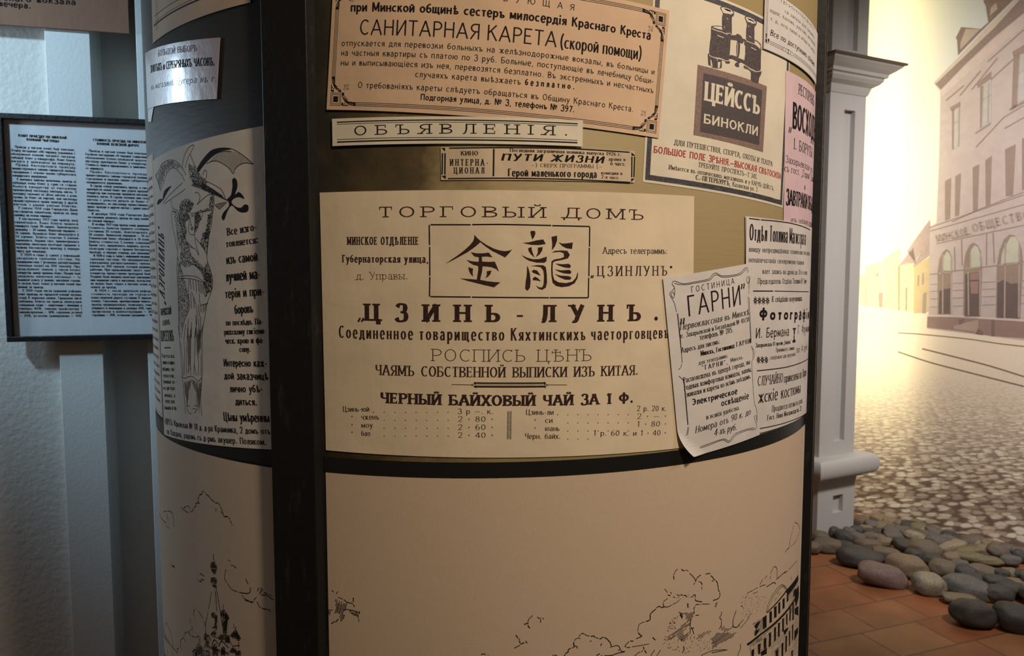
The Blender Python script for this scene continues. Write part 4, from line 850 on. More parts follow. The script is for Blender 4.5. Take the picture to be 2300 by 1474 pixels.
for a in zC('''848 88 850 150 868 195;880 540 930 800 960 1000 990 1180;870 580 885 750 895 950;820 600 805 700 780 830 755 960;755 960 740 1080 745 1170;980 765 985 830 1000 860 1040 930 1050 970;1120 1025 1130 1100;1150 1070 1155 1130 1190 1200;
595 830 575 890 590 970;520 960 545 1060 560 1110 520 1130 530 1180 600 1220 640 1200;460 1170 480 1150 510 1150 530 1200;455 1170 445 1230;400 1260 430 1230 460 1250 460 1280;400 1260 400 1340 420 1390;350 1390 370 1360 350 1440;640 860 690 940 730 1040 745 1120;140 1010 160 1110 200 1220 260 1300 350 1420;210 1010 190 1080;210 1020 250 1120 280 1220 310 1340;170 1240 170 1460;225 1370 225 1470;280 1410 300 1470;
730 1180 820 1200 910 1230 910 1190;920 1240 1000 1265 1060 1280 1060 1210;725 1310 830 1360 960 1400 1060 1430;720 1340 730 1470;905 1390 905 1470;1000 1290 1040 1240;1060 1260 1110 1340;1110 1340 1200 1330;660 1210 670 1310;650 1200 650 1320;1150 1380 1150 1470;1190 1280 1190 1370'''): I.sketch(a, .9, 2)
for a in zC('''810 250 820 205 850 195 885 240 890 290 860 300 820 290;820 300 880 300 875 355 850 350;815 420 850 408 885 430 885 490 815 475;830 505 885 515 880 545 845 530;820 900 850 885 890 930 893 960 890 1110 860 1090 825 1085 860 1070 865 960 830 950;950 870 985 850 1040 920 1055 970 1030 990 1020 1180 990 1190 970 1000 1000 960 960 940;1080 1190 1120 1140 1150 1120 1200 1200 1212 1240 1180 1260 1140 1230 1090 1210;
740 1260 770 1240 790 1290 780 1330 745 1310;830 1330 860 1310 890 1330 895 1470 840 1470;955 1370 980 1350 1000 1370 1000 1470 955 1470;920 1240 940 1190 980 1190 1000 1250;810 1180 850 1130 880 1150 870 1200;1070 1400 1110 1360 1150 1390 1150 1420 1080 1420;600 1400 620 1340 650 1310 690 1350 715 1410 700 1470 610 1470;1150 1420 1210 1400 1210 1470 1150 1470;725 1180 750 1170 740 1250 722 1240;1000 1200 1060 1200 1060 1290 1020 1280'''): I.sketch(a + a[:1], .9); I.hatch(a, 82, 1.15, .75, .25); I.hatch(a, 20, 2.2, .5, .3)
for a in zC('730 1260 770 1200 810 1260;830 1310 860 1250 910 1310;920 1340 960 1270 1050 1360;740 1400 790 1410 790 1470 740 1470;560 1420 600 1380 610 1470 570 1470'):
    I.line(a, 1.5, sm=3); I.hatch(a, 75, 1.2, .45, .2) if len(a) > 3 else None
I.hatch(zC('140 1010 260 1290 350 1420 330 1420 200 1260 150 1120')[0], 60, 1.6, .5, .2); I.hatch(zC('720 1310 1060 1430 1060 1470 720 1360')[0], 70, 1.7, .6, .2); I.hatch(zC('1000 1000 1050 960 1020 1190 1000 1190')[0], 85, 1, .4)
I.build('engraving', BLACK, o)

zD = zz(1050, 1180, 5.0146); zR = zz(1400, 1150, 4.55); zB = zz(1660, 1240, 6.3)
P = Sheet(DRUM, 0, (722, 1050), (1800, 1000), (720, 900)); P.bl = (-.1735, .90); P.br = (.604, .90); P.tl = (-.1735, HZ0 - .0008); P.tr = (.602, HZ0 - .0008); P.w = .7775; P.hh = P.tl[1] - .90
o = P.paper('printed_sheet', KRAFT, 'big beige sheet with cloud and town house engraving, right of the black bar', 'printed sheet')
I = P.ink()
for a in zL('1325 1012 1335 1025;1355 1040 1365 1022;1368 1062 1400 1075 1430 1095 1470 1108 1480 1130;1270 1150 1330 1150;1400 1155 1440 1148 1470 1180 1505 1190 1520 1160;1450 1150 1500 1165;1505 1190 1508 1210 1515 1232;1285 1245 1300 1246;1320 1245 1345 1230;1350 1235 1370 1215;1430 1100 1420 1130;1475 1065 1472 1095'): I.sketch(a, 1.1)
for a in zL('1345 1070 1400 1090 1430 1110 1420 1150 1390 1200 1340 1190 1350 1120;1268 1155 1320 1155 1310 1190 1275 1200;1380 1180 1420 1175 1400 1230 1375 1235;1460 1165 1520 1160 1505 1190 1480 1190'): I.hatch(a, 105, 2.8, .9, .25)
for a in zD('''735 1018 700 1045 682 1080 680 1110;640 1120 655 1108 680 1106;680 1125 700 1162;790 1030 805 1048 830 1040;845 1040 862 1058;825 1055 824 1095;545 1235 570 1270;590 1275 580 1295;585 1300 600 1335 640 1320;655 1300 672 1330;525 1385 590 1350;155 1455 180 1448 205 1455;230 1462 238 1464;960 1462 985 1462 1010 1475;
1090 1474 1110 1440 1130 1430 1140 1395 1195 1375 1205 1360 1230 1365 1240 1390;1200 1360 1195 1330 1210 1290 1240 1270 1270 1275;1255 1255 1280 1222 1310 1222 1340 1240 1400 1250 1420 1245 1440 1262 1490 1280;1490 1285 1510 1265 1545 1265 1580 1290 1610 1330 1620 1365 1605 1375;1625 1368 1660 1358 1700 1358 1720 1400 1730 1420 1770 1424 1690 1440 1620 1465 1500 1470;1375 1308 1398 1300;1500 1355 1512 1330;1450 1465 1490 1445;1690 1410 1710 1400'''): I.sketch(a, 1.1)
for a in zR('''555 580 525 615 512 650 518 690;590 585 610 600 640 595 665 605;675 628 700 650 725 680 735 710 715 745;735 710 760 665 790 645;840 635 885 628;890 650 925 690 900 710;925 690 950 710 965 760 970 800 985 825 975 880 915 905;800 795 800 740 785 715 765 712;420 785 450 825;450 850 480 855;550 850 590 850 630 855 650 870;690 875 730 845 735 900 770 915 805 920;
450 885 410 915 405 945 420 970 470 965 490 950;500 945 550 920 580 885;420 970 385 975 360 965 320 1000 275 1045 270 1100 230 1120 165 1145 150 1190 155 1240 190 1268;185 1275 130 1295;15 1370 60 1325 100 1320;15 1370 40 1385 130 1372 260 1350;205 1375 210 1405 235 1440;300 1280 325 1310;720 1040 720 990 740 950 790 945;800 940 880 940;690 1100 680 1150 690 1185 720 1185;735 1058 770 1055;1000 1020 1000 1050 980 1080 1000 1100 1000 1150 985 1185;680 1180 680 1250;700 1190 720 1250;
110 1474 150 1440 200 1420;280 1470 320 1410;340 1470 380 1410;600 1440 620 1400 610 1370;790 1470 900 1420 1040 1405;900 1440 1060 1410;1190 1350 1195 1390 1165 1474;1120 1170 1120 1100 1150 1010;1200 960 1215 970;1150 1180 1230 1100;1110 1170 1160 1180 1190 1150;1245 885 1270 830 1310 810;1310 805 1370 775 1450 740;1460 765 1530 725 1555 735;1320 835 1370 815;1500 690 1505 620 1540 560 1565 580 1570 680;1560 690 1620 640 1660 600;1640 630 1700 580 1770 500;1390 745 1420 690;1440 680 1470 650;1650 410 1695 360;1695 355 1700 300 1725 200 1735 140;1745 110 1780 120 1800 190 1780 250 1745 320 1710 352;1640 1160 1170 1220'''.replace(';1640 1160 1170 1220', '')): I.sketch(a, 1.15)
for a, an, gp, br in zip(zR('620 1030 735 1020 680 1160 600 1200 420 1310 400 1300 560 1190 640 1120;410 1310 640 1180 680 1250 620 1330 560 1320;890 1300 960 1230 1160 1220 1120 1280 960 1360 900 1400;700 1290 880 1180 900 1220 760 1320;1160 1230 1310 1020 1330 980 1300 1060 1220 1180;560 1020 620 1040 600 1100 570 1060;640 930 665 930 665 985 645 985;930 920 960 920 950 980 935 975;1000 1150 1120 1180 1050 1240 960 1200'), (-35, -40, -38, -42, -50, 20, 88, 80, -36), (2.4, 2.8, 2.2, 3.4, 2.6, 2.0, 2.2, 2, 2.8), (.3, .4, .15, .4, .5, .3, .2, .3, .4)): I.hatch(a, an, gp, .95, br)
for a, n in zip(zR('420 1270 900 1250 1000 1400 620 1450 400 1380;1200 860 1480 860 1440 1000 1210 1100;480 1080 560 1060 540 1200 440 1240;460 820 700 840 700 880 480 880;1560 750 1640 750 1600 860 1540 880'), (150, 90, 50, 30, 0)): I.stipple(a, n, 1.1)
# town house with arched gable
for a in zB('380 860 400 760 440 660 500 560 560 490 610 465 650 490 675 530;395 850 430 740 470 650 530 560 590 500 625 490 660 530;530 600 560 560;560 620 590 570;500 690 530 640;730 350 740 400;825 270 820 330;105 1305 130 1285;150 1320 165 1474;500 1474 510 1400 540 1355 560 1400 560 1474'): I.line(a, 1.0, sm=3)
for a in zB('380 860 670 530 680 545 395 865;105 1300 300 1150 480 1010 640 850 760 690 840 560 845 590 770 710 650 880 500 1030 310 1175 120 1330;425 850 460 830 460 990 425 1010;490 780 527 760 527 920 490 940;550 725 578 700 578 860 550 880;610 670 640 645 640 790 610 815;670 600 690 580 695 690 670 715;420 1150 450 1130 445 1330 415 1355;490 1075 520 1055 515 1250 490 1270;545 1010 575 995 570 1190 545 1210;605 950 632 930 630 1120 605 1130;660 885 682 865 680 1040 660 1020;710 800 730 780 725 970 705 980;750 720 770 700 770 960 750 970;345 1230 380 1210 380 1350 345 1380;260 1310 300 1290 295 1440 265 1450;595 1300 622 1280 620 1474 595 1474;650 1200 675 1180 670 1400 650 1420;700 1120 720 1110 715 1320 700 1340;745 1040 765 1020 760 1240 745 1260;510 1400 550 1370 550 1474 512 1474;330 930 385 890 385 1060 335 1100;650 550 830 320 835 400 720 580 690 620;780 560 840 470 840 640 800 780 785 700;620 1120 690 1060 690 1090 640 1180;300 1420 385 1350 390 1440 310 1474;785 800 835 760 835 900 780 880;780 1120 830 1060 830 1140 775 1260;210 1050 260 990 300 980 240 1100;225 1110 290 1090 240 1180 215 1190;170 1390 210 1370 205 1474 175 1474;735 1400 760 1380 755 1474 735 1474;760 640 800 590 800 520 770 540'): I.fill(a)
for a, an, gp in zip(zB('180 1020 390 890 390 1080 180 1210;130 1330 310 1190 310 1240 150 1340;680 600 840 400 840 900 700 880;780 900 840 850 835 1474 770 1474;330 1160 640 880 640 910 340 1190;240 1210 330 1180 300 1290 260 1300'), (-40, -38, -55, 88, -40, 80), (2.2, 2.2, 2.4, 2.6, 2.0, 2.2)): I.hatch(a, an, gp, .7, .3)
I.hatch(zB('180 1290 660 880 840 600 835 1474 160 1474')[0], 87, 3.2, .35, .5); I.hatch(zB('180 1290 660 880 840 600 835 1474 160 1474')[0], -40, 9, .4, .4)
I.stipple(zB('180 1290 660 880 840 600 835 1474 160 1474')[0], 200, .7)
I.build('engraving', BLACK, o)

# ------------------------------------------------------------------ things on the left wall
LF = WALL.shifted(.023)
def frame_corner(px, py): return LF.shifted(.022).uv(px, py)
u0 = frame_corner(1, 500)[0]; z1_, z0_ = frame_corner(1, 253)[1], frame_corner(8, 769)[1]; u1 = u0 + .452
fr = empty('picture_frame', LF.pt(u0, z0_, 0)); tag(fr, 'black framed two-column notice hanging on the pale wall', 'picture frame')
def under(o, parent):
    o.parent = parent; o.matrix_parent_inverse = Matrix.Translation(-parent.location); return o
bw = .014
for n_, (a, b, c, d_) in (('rail', (u0, u1, z0_, z0_ + bw)), ('rail', (u0, u1, z1_ - bw, z1_)), ('stile', (u0, u0 + bw, z0_ + bw, z1_ - bw)), ('stile', (u1 - bw, u1, z0_ + bw, z1_ - bw))):
    m = MB(); m.slab(LF, a, b, c, d_, 0, .022); under(m.build('frame_' + n_, FELT_BLACK, bevel=.0015), fr)
NOTICE = paper_mat('notice_paper', (0.66, 0.66, 0.68), rough=.5, stain=.03)
m = MB(); m.slab(LF, u0 + bw * .7, u1 - bw * .7, z0_ + bw * .7, z1_ - bw * .7, .004, .010); nt_ = under(m.build('notice_sheet', NOTICE), fr)
LI = LF.shifted(.010); I = Ink(LI, .0004)
def LT(s, x, y, x1, y1, cap, st): I.text(s, (x, y), (x1, y1), cap, st)
hd = S(sans_bold, wv=.26, wh=.19, res=False)
LT('КОШТ ПРАЕЗДУ НА МІНСКАЙ', 41.5, 307, 149, 312.5, 5.6, hd); LT('КОННАЙ ЧЫГУНЦЫ', 60, 316, 132, 320, 5.6, hd)
LT('СТОИМОСТЬ ПРОЕЗДА НА МИНСКОЙ', 209, 317, 329, 322.5, 5.6, hd); LT('КОННОЙ ЖЕЛЕЗНОЙ ДОРОГЕ', 218, 325.5, 312, 330, 5.6, hd)
by = ['Праезд у вагоне конкі быў платным.', 'Згодна інструкцыі «Аб парадку утрымання і', 'абнаўлення коннай чыгункі» пасажыр', 'набываў білет у кандуктара. Кошт білета', 'вагаўся ў залежнасці ад маршруту.', 'Права бясплатнага праезду', 'прадастаўлялася членам гарадской паліцыі,', 'гарадавым і ніжнім чынам губернскага', 'жандарскага упраўлення.', 'У выпадку адмовы аплачваць праезд ці', 'набыцця новы білет у суме са старым', 'былога кандуктар ці кантралёр', 'прапаноўваў пасажыру пакінуць вагон. У', 'выпадку паломкі ці збою вагона з рэек',
      'грошы за білет не вярталі, але пасажыру', 'прадастаўлялася права праезду ў другім', 'вагоне з раней узятым білетам.', 'У снежні 1914 года Гарадская Дума', 'пастанавіла павялічыць праезд на адну', 'капейку на кожны маршрут.', 'У кастрычніку 1917 года праезд зноў', 'павялічыўся. Кошт білета прамога', 'маршрута склаў 20 капеек. Залатагорскага', 'напрамку — 20 капеек. Віленскай перадачы —', '10 капеек. Вучнёўскі білет абыходзіўся ў', '10 капеек. Білеты коштам 5 капеек', 'адмяняліся. Акрамя таго, прапаноўвалася', 'выдзяляць некаторыя катэгорыі гараджан з', 'правам бясплатнага праезду ў першую',
      'чаргу для інвалідаў.', 'У 1920-я гады ў сувязі з інфляцыяй', 'уводзілася талонная сістэма. На', 'прадпрыемствах і ўстановах распаўсюджвалі', 'талонныя кніжкі па 200 талонаў. Пры', 'прад’яўленні талона з такой кніжкі', 'кандуктар даваў праязны білет. Пазней былі', 'уведзены манетныя квітанцыі — іх', 'выдавалі рэшту ў крамах, магазінах горада,', 'іх можна было толькі ў вагонах коней пры', 'аплаце за праезд.', 'У 1924 годзе пасля грашовай рэформы', 'кошт праезду на гарадской коннай чыгунцы', 'склаў 8 чырвоных капеек. Гараджане маглі', 'набываць білеты на праезд непасрэдна', 'спецыяльна скідкі — навучэнцам і інвалідам у',
      'памеры 40%, членам прафсаюзаў і', 'ваеннаслужачым — 30%, служачым устаноў', '— 20%, астатнім грамадзянам — 10%.']
ru = ['Проезд в вагоне конки был платным.', 'Согласно инструкции «О порядке содержания', 'обновления конно-железной дороги»', 'пассажир приобретал билет у кондуктора.', 'Стоимость билета варьировалась в зависимости', 'от маршрута.', 'Право бесплатного проезда', 'предоставлялось членам городской полиции,', 'городовым и нижним чинам губернского', 'жандармского управления.', 'В случае отказа оплачивать проезд, а также', 'приобрести новый билет при утрате прежнего', 'кондуктор или контролёр предлагал пассажиру', 'покинуть вагон. В случае поломки или схода', 'вагона с рельсов деньги за билет не', 'возвращались, но пассажиру предоставлялось',
      'право проезда в другом вагоне с ранее взятым', 'билетом.', 'В декабре 1914 года Городская Дума', 'постановила увеличить проезд на одну копейку', 'на каждый маршрут.', 'В октябре 1917 года проезд снова увеличился.', 'Стоимость билетов прямого сообщения', 'составила 20 копеек. Золотогорского —', '20 копеек. Виленской передачи — 10 коп.', 'Ученический билет обходился в 10 копеек', 'Билеты стоимостью 5 копеек отменялись', 'Кроме того, предлагалось выделить льготные', 'категории горожан с правом бесплатного', 'проезда, в первую очередь для инвалидов.', 'В 1920-е годы в связи с инфляцией вводилась', 'талонная система. На предприятиях и', 'учреждениях распространялись талонные',
      'книжки по 200 талонов, которые раздавали', 'рабочим. При предъявлении такого талона', 'кондуктор предоставлял проездной билет.', 'Позднее были введены монетные квитанции —', 'ими выдавали сдачу в магазинах, использовать', 'их можно было только в вагонах конки при', 'оплате за проезд.', 'В 1924 г. после денежной реформы', 'стоимость проезда на городской', 'конно-железной дороге составила 8 червонных', 'копеек. Горожанам, приобретавшим билеты на', 'проезд предварительно, полагалась скидка', 'учащимся и инвалидам в размере 40%, членам', 'профсоюзов и военнослужащим — 30%,', 'служащим — 20%, остальным гражданам — 10%.']
bs = dict(wv=.2, wh=.15, tr=.14, ws=.6, res=False)
for k, s in enumerate(by):
    t = k / (len(by) - 1); y0 = 331.5 + t * (711.5 - 331.5); x0 = 24.5 + t * 20; ln = 143 - t * 3
    if len(s) < 26 and s[-1] == '.': w_ = ln * len(s) / 42; xx = x0
    else: w_ = ln; xx = x0
    if s[:2] in ('Пр', 'У ') and k not in (0,) or k == 0: xx += 9; w_ -= 9
    sl_ = .054 - .05 * t
    I.text(s.replace('’', ','), (xx, y0 + (xx - x0) * sl_), (xx + w_, y0 + (xx - x0 + w_) * sl_), 5.2, bs)
for k, s in enumerate(ru):
    t = k / (len(ru) - 1); y0 = 340.5 + t * (710 - 340.5); x0 = 191 + t * 16; ln = 141
    w_ = ln * len(s) / 42 if (len(s) < 26 and s[-1] == '.') else ln; xx = x0
    if s[:2] in ('Пр', 'В ') and k < 50: xx += 9; w_ -= 9
    sl_ = .052 - .05 * t
    I.text(s, (xx, y0 + (xx - x0) * sl_), (xx + w_, y0 + (xx - x0 + w_) * sl_), 5.2, bs)
I.build('lettering', BLACK, nt_)
# glass pane of the frame
GL = bpy.data.materials.new('clear_glass'); GL.use_nodes = True
nt2 = GL.node_tree; b_ = nt2.nodes['Principled BSDF']; tr_ = nt2.nodes.new('ShaderNodeBsdfTransparent'); gs = nt2.nodes.new('ShaderNodeBsdfGlossy'); gs.inputs['Roughness'].default_value = .03
mxs = nt2.nodes.new('ShaderNodeMixShader'); mxs.inputs[0].default_value = .04
nt2.links.new(tr_.outputs[0], mxs.inputs[1]); nt2.links.new(gs.outputs[0], mxs.inputs[2]); nt2.links.new(mxs.outputs[0], nt2.nodes['Material Output'].inputs[0])
m = MB(); m.slab(LF, u0 + bw * .8, u1 - bw * .8, z0_ + bw * .8, z1_ - bw * .8, .0135, .0155); under(m.build('glass_pane', GL), fr)

# brown information board above it
LB = WALL.shifted(.030)
zb0 = LB.uv(1, 55)[1]; ub1 = LB.uv(290, 60)[0]; zb1 = zb0 + .62
BOARD = paper_mat('brown_board', (0.235, 0.118, 0.070), rough=.6, stain=.1, scale=8)
m = MB(); m.slab(WALL, ub1 - .62, ub1, zb0, zb1, .023, .030)
bo = m.build('information_board', BOARD, bevel=.0008); tag(bo, 'brown information board with black print at the top left wall', 'board')
I = Ink(LB, .0004); st = dict(wv=.2, wh=.16, tr=.16, ws=.5)
I.text('вечера.', (-2, 13.5), (69, 19.5), 13, st); I.text('Брестскаго вокзала', (-62, -3), (170, 11), 13, st); I.text('поезда утром,', (140, -12), (250, -5), 13, st)
lt = I.build('lettering', BLACK); lt.parent = bo
# ------------------------------------------------------------------ pilaster in front of the mural
pa = math.radians(27); p0 = at_depth(1862, 4.02)
PF = Flat(p0, (math.cos(pa), math.sin(pa)))
def pu(px, py): return PF.uv(px, py)[0]
def pz(px, py): return PF.uv(px, py)[1]
pl = empty('pilaster', PF.pt(0, 0, 0)); tag(pl, 'white panelled pilaster with a moulded cap and base beside the mural', 'pilaster', kind='thing')
uL, uR = pu(1853, 600), pu(1932, 600); D_ = 0.10
r0_, r1_ = pu(1885, 600), pu(1909, 600)
PALE_PAINT = mat('pale_grey_paint', (0.43, 0.43, 0.425), 0.75, bump=0.12, bump_scale=120)
def shaft(name, z0, z1, rz0, rz1, mat_=PALE_PAINT):
    m = MB(); m.slab(PF, uL, uR, z0, z1, -D_, -.03)
    m.slab(PF, uL, r0_, z0, z1, -.03, 0); m.slab(PF, r1_, uR, z0, z1, -.03, 0); m.slab(PF, r0_, r1_, z0, rz0, -.03, 0); m.slab(PF, r0_, r1_, rz1, z1, -.03, 0)
    return under(m.build(name, mat_), pl)
zc0, zc1 = pz(1932, 207), pz(1932, 147); zt0 = pz(1925, 1060); zt1 = pz(1925, 1022)
shaft('shaft', zt1 - .005, zc0 + .01, pz(1890, 990), pz(1904, 247))
shaft('upper_shaft', zc1 - .01, 3.65, pz(1908, 112), 3.4)
def prof(name, pts, mat_):     # moulding: (out, z) pairs swept round front and both ends
    m = MB(); V = []
    for o_, z in pts: V += [PF.pt(uL - o_, z, -D_), PF.pt(uL - o_, z, o_), PF.pt(uR + o_, z, o_), PF.pt(uR + o_, z, -D_)]
    Fc = []
    for i in range(len(pts) - 1):
        for k in range(3): Fc.append((4 * i + k, 4 * i + k + 1, 4 * i + 5 + k, 4 * i + 4 + k))
    n = len(pts); Fc += [(3, 2, 1, 0), (4 * n - 4, 4 * n - 3, 4 * n - 2, 4 * n - 1)]
    m.add(V, Fc); return under(m.build(name, mat_), pl)
hc = zc1 - zc0
prof('cornice', [(.004, zc0 - .02), (.012, zc0), (.018, zc0 + hc * .15), (.045, zc0 + hc * .26), (.060, zc0 + hc * .38), (.062, zc0 + hc * .48), (.075, zc0 + hc * .50), (.078, zc0 + hc * .62), (.10, zc0 + hc * .72), (.125, zc0 + hc * .86), (.130, zc0 + hc * .93)], PALE_PAINT)
prof('cap_plate', [(.142, zc0 + hc * .93), (.142, zc0 + hc * 1.0)], mat('dark_brown_cap', (0.10, 0.065, 0.045), .6))
hb = zt1 - zt0
prof('base_moulding', [(.012, zt0 - .04), (.014, zt0 - .012), (.034, zt0 - .010), (.040, zt0 + .008), (.075, zt0 + .012)] + [(.070 + .028 * math.sin(a * math.pi / 16), zt0 + .012 + (hb + .008) * (1 - math.cos(a * math.pi / 16)) / 2) for a in range(1, 16)] + [(.05, zt1 + .02), (.0, zt1 + .02)], PALE_PAINT)
m = MB(); b0u, b1u = uL - .008, uR + .010; zp = zt0 - .005; q0, q1 = pu(1868, 1130), pu(1890, 1130); y0_, y1_ = pz(1876, 1151), pz(1876, 1112)
m.slab(PF, b0u, b1u, 0, zp, -D_, -.02); m.slab(PF, b0u, q0, 0, zp, -.02, .008); m.slab(PF, q1, b1u, 0, zp, -.02, .008); m.slab(PF, q0, q1, 0, y0_, -.02, .008); m.slab(PF, q0, q1, y1_, zp, -.02, .008)
under(m.build('plinth', PALE_PAINT), pl)
# strip lamp fixed to the hidden edge of the pilaster, washing the mural
c_ = PF.pt(uR - .035, 1.95, -D_ - .03); tgt = MURAL.pt(MURAL.uv(2010, 600)[0], 1.45)
lamp('strip_lamp_warm', 'AREA', c_, (tgt.x, tgt.y, 1.93), 15, (1.0, 0.88, 0.54), 0.03, 2.6)

# ------------------------------------------------------------------ mural: printed street picture
MS = MURAL.shifted(0.002)
mu1 = MURAL.uv(2300, 700)[0] + .75
def print_mat(name, col, amt=.08, sc=30, col2=None): return mat(name, col, .55, noise_amt=amt, noise_scale=sc, col2=col2, spec=.4)
def sky_mat():
    m = bpy.data.materials.new('printed_sky'); m.use_nodes = True; nt = m.node_tree; b = nt.nodes['Principled BSDF']; b.inputs['Roughness'].default_value = .55
    at = nt.nodes.new('ShaderNodeAttribute'); at.attribute_name = 'along'; r = nt.nodes.new('ShaderNodeValToRGB'); e = r.color_ramp.elements
    e[0].position = .12; e[0].color = (.82, .78, .58, 1); e[1].position = .62; e[1].color = (.40, .48, .57, 1); k = e.new(.32); k.color = (.60, .62, .64, 1)
    nt.links.new(at.outputs['Fac'], r.inputs['Fac']); nt.links.new(r.outputs['Color'], b.inputs['Base Color']); return m
m = MB(); m.slab(MURAL, mu0 - .5, mu1, 0, 3.65, -.006, .002)
mural = m.build('mural', sky_mat()); tag(mural, 'wall mural print of a sunny old town street with a corner building', 'mural', kind='thing')
at_ = mural.data.attributes.new('along', 'FLOAT', 'POINT')
for i, v in enumerate(mural.data.vertices): at_.data[i].value = ((v.co - MURAL.p).dot(MURAL.e) - mu0) / (mu1 - mu0)
def pic(name, col, polys, h, parent, **k):
    I = Ink(MS, h)
    for a in polys: I.fill(a)
    return I.build(name, col if not isinstance(col, tuple) else print_mat('print_' + name, col, **k), parent)
# street, drawn in perspective cobbles
def street_mat():
    m = bpy.data.materials.new('printed_cobbles'); m.use_nodes = True; nt = m.node_tree; b = nt.nodes['Principled BSDF']; b.inputs['Roughness'].default_value = .6
    uvn = nt.nodes.new('ShaderNodeUVMap'); uvn.uv_map = 'persp'
    v = nt.nodes.new('ShaderNodeTexVoronoi'); v.voronoi_dimensions = '2D'; v.inputs['Scale'].default_value = 1; v.inputs['Randomness'].default_value = .9; wn = nt.nodes.new('ShaderNodeTexNoise'); wn.inputs['Scale'].default_value = 1.3; nt.links.new(uvn.outputs[0], wn.inputs['Vector']); wa = nt.nodes.new('ShaderNodeMix'); wa.data_type = 'RGBA'; wa.blend_type = 'LINEAR_LIGHT'; wa.inputs['Factor'].default_value = .35; nt.links.new(uvn.outputs[0], wa.inputs['A']); nt.links.new(wn.outputs['Color'], wa.inputs['B']); nt.links.new(wa.outputs['Result'], v.inputs['Vector'])
    v2 = nt.nodes.new('ShaderNodeTexVoronoi'); v2.voronoi_dimensions = '2D'; v2.feature = 'F1'; v2.inputs['Scale'].default_value = 1; v2.inputs['Randomness'].default_value = .9; nt.links.new(wa.outputs['Result'], v2.inputs['Vector'])
    n = nt.nodes.new('ShaderNodeTexNoise'); n.inputs['Scale'].default_value = 2.2; n.inputs['Detail'].default_value = 5; nt.links.new(uvn.outputs[0], n.inputs['Vector'])
    sp = nt.nodes.new('ShaderNodeSeparateColor'); nt.links.new(v.outputs['Color'], sp.inputs[0])
    r = nt.nodes.new('ShaderNodeValToRGB'); e = r.color_ramp.elements; e[0].position = 0; e[0].color = (.32, .245, .18, 1); e[1].position = 1; e[1].color = (.88, .80, .66, 1); k = e.new(.5); k.color = (.66, .55, .43, 1)
    nt.links.new(sp.outputs[0], r.inputs['Fac'])
    g = nt.nodes.new('ShaderNodeMapRange'); g.interpolation_type = 'SMOOTHSTEP'; g.inputs['From Min'].default_value = .66; g.inputs['From Max'].default_value = .30; nt.links.new(v2.outputs['Distance'], g.inputs['Value'])
    mx = nt.nodes.new('ShaderNodeMix'); mx.data_type = 'RGBA'; mx.inputs['A'].default_value = (.19, .135, .10, 1); nt.links.new(g.outputs[0], mx.inputs['Factor']); nt.links.new(r.outputs[0], mx.inputs['B'])
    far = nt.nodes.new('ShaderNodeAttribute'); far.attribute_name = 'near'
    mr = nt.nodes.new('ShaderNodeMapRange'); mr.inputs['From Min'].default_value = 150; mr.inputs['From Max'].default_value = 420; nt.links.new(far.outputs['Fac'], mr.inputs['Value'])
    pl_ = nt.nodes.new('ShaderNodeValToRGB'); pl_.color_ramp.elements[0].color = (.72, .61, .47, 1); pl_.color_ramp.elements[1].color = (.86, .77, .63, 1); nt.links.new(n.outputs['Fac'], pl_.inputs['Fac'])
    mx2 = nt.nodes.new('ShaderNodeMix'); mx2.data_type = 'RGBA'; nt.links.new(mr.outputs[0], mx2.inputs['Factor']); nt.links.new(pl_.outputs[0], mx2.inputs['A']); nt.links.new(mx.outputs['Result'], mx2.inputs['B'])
    mt = nt.nodes.new('ShaderNodeMix'); mt.data_type = 'RGBA'; mt.blend_type = 'OVERLAY'; mt.inputs['Factor'].default_value = .5; nt.links.new(mx2.outputs['Result'], mt.inputs['A']); nt.links.new(n.outputs['Fac'], mt.inputs['B'])
    nt.links.new(mt.outputs['Result'], b.inputs['Base Color']); return m
xs = [1880 + i * 12 for i in range(60)]; ys = [690 + 4 * j for j in range(20)] + [770 + 9 * j for j in range(62)]
V = []; Fc = []; UVs = []; near = []
for j, y in enumerate(ys):
    for i, x in enumerate(xs):
        u, zq = MS.uv(x, y); V.append(MS.pt(u, max(.0, zq), .0004)); s_ = y - 668.0; UVs.append(((x - 1960) / s_ * 17, 25000 / s_)); near.append(s_)
nx = len(xs)
for j in range(len(ys) - 1):
    for i in range(nx - 1): Fc.append((j * nx + i, j * nx + i + 1, (j + 1) * nx + i + 1, (j + 1) * nx + i))
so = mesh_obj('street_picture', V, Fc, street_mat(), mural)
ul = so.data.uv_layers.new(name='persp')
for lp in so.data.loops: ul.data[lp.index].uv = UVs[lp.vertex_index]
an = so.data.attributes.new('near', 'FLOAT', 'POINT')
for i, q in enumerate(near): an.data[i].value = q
so['label'] = 'printed cobbled street'
I = Ink(MS, .0007)
za = zz(1800, 480, 2.948); zt = zz(2080, 0, 4.468); zm = zz(2060, 440, 4.096); zu = zz(1800, 0, 2.948)
for a in za('640 915 850 985 1100 1050 1474 1145;800 895 1000 945 1250 1010 1474 1080'): I.line(a, 8, sm=3)
for a in za('640 790 800 800 1100 830 1300 860 1474 880'): I.line(a, 6, sm=3)
I.build('tram_rails', print_mat('print_rails', (.22, .155, .115)), so)
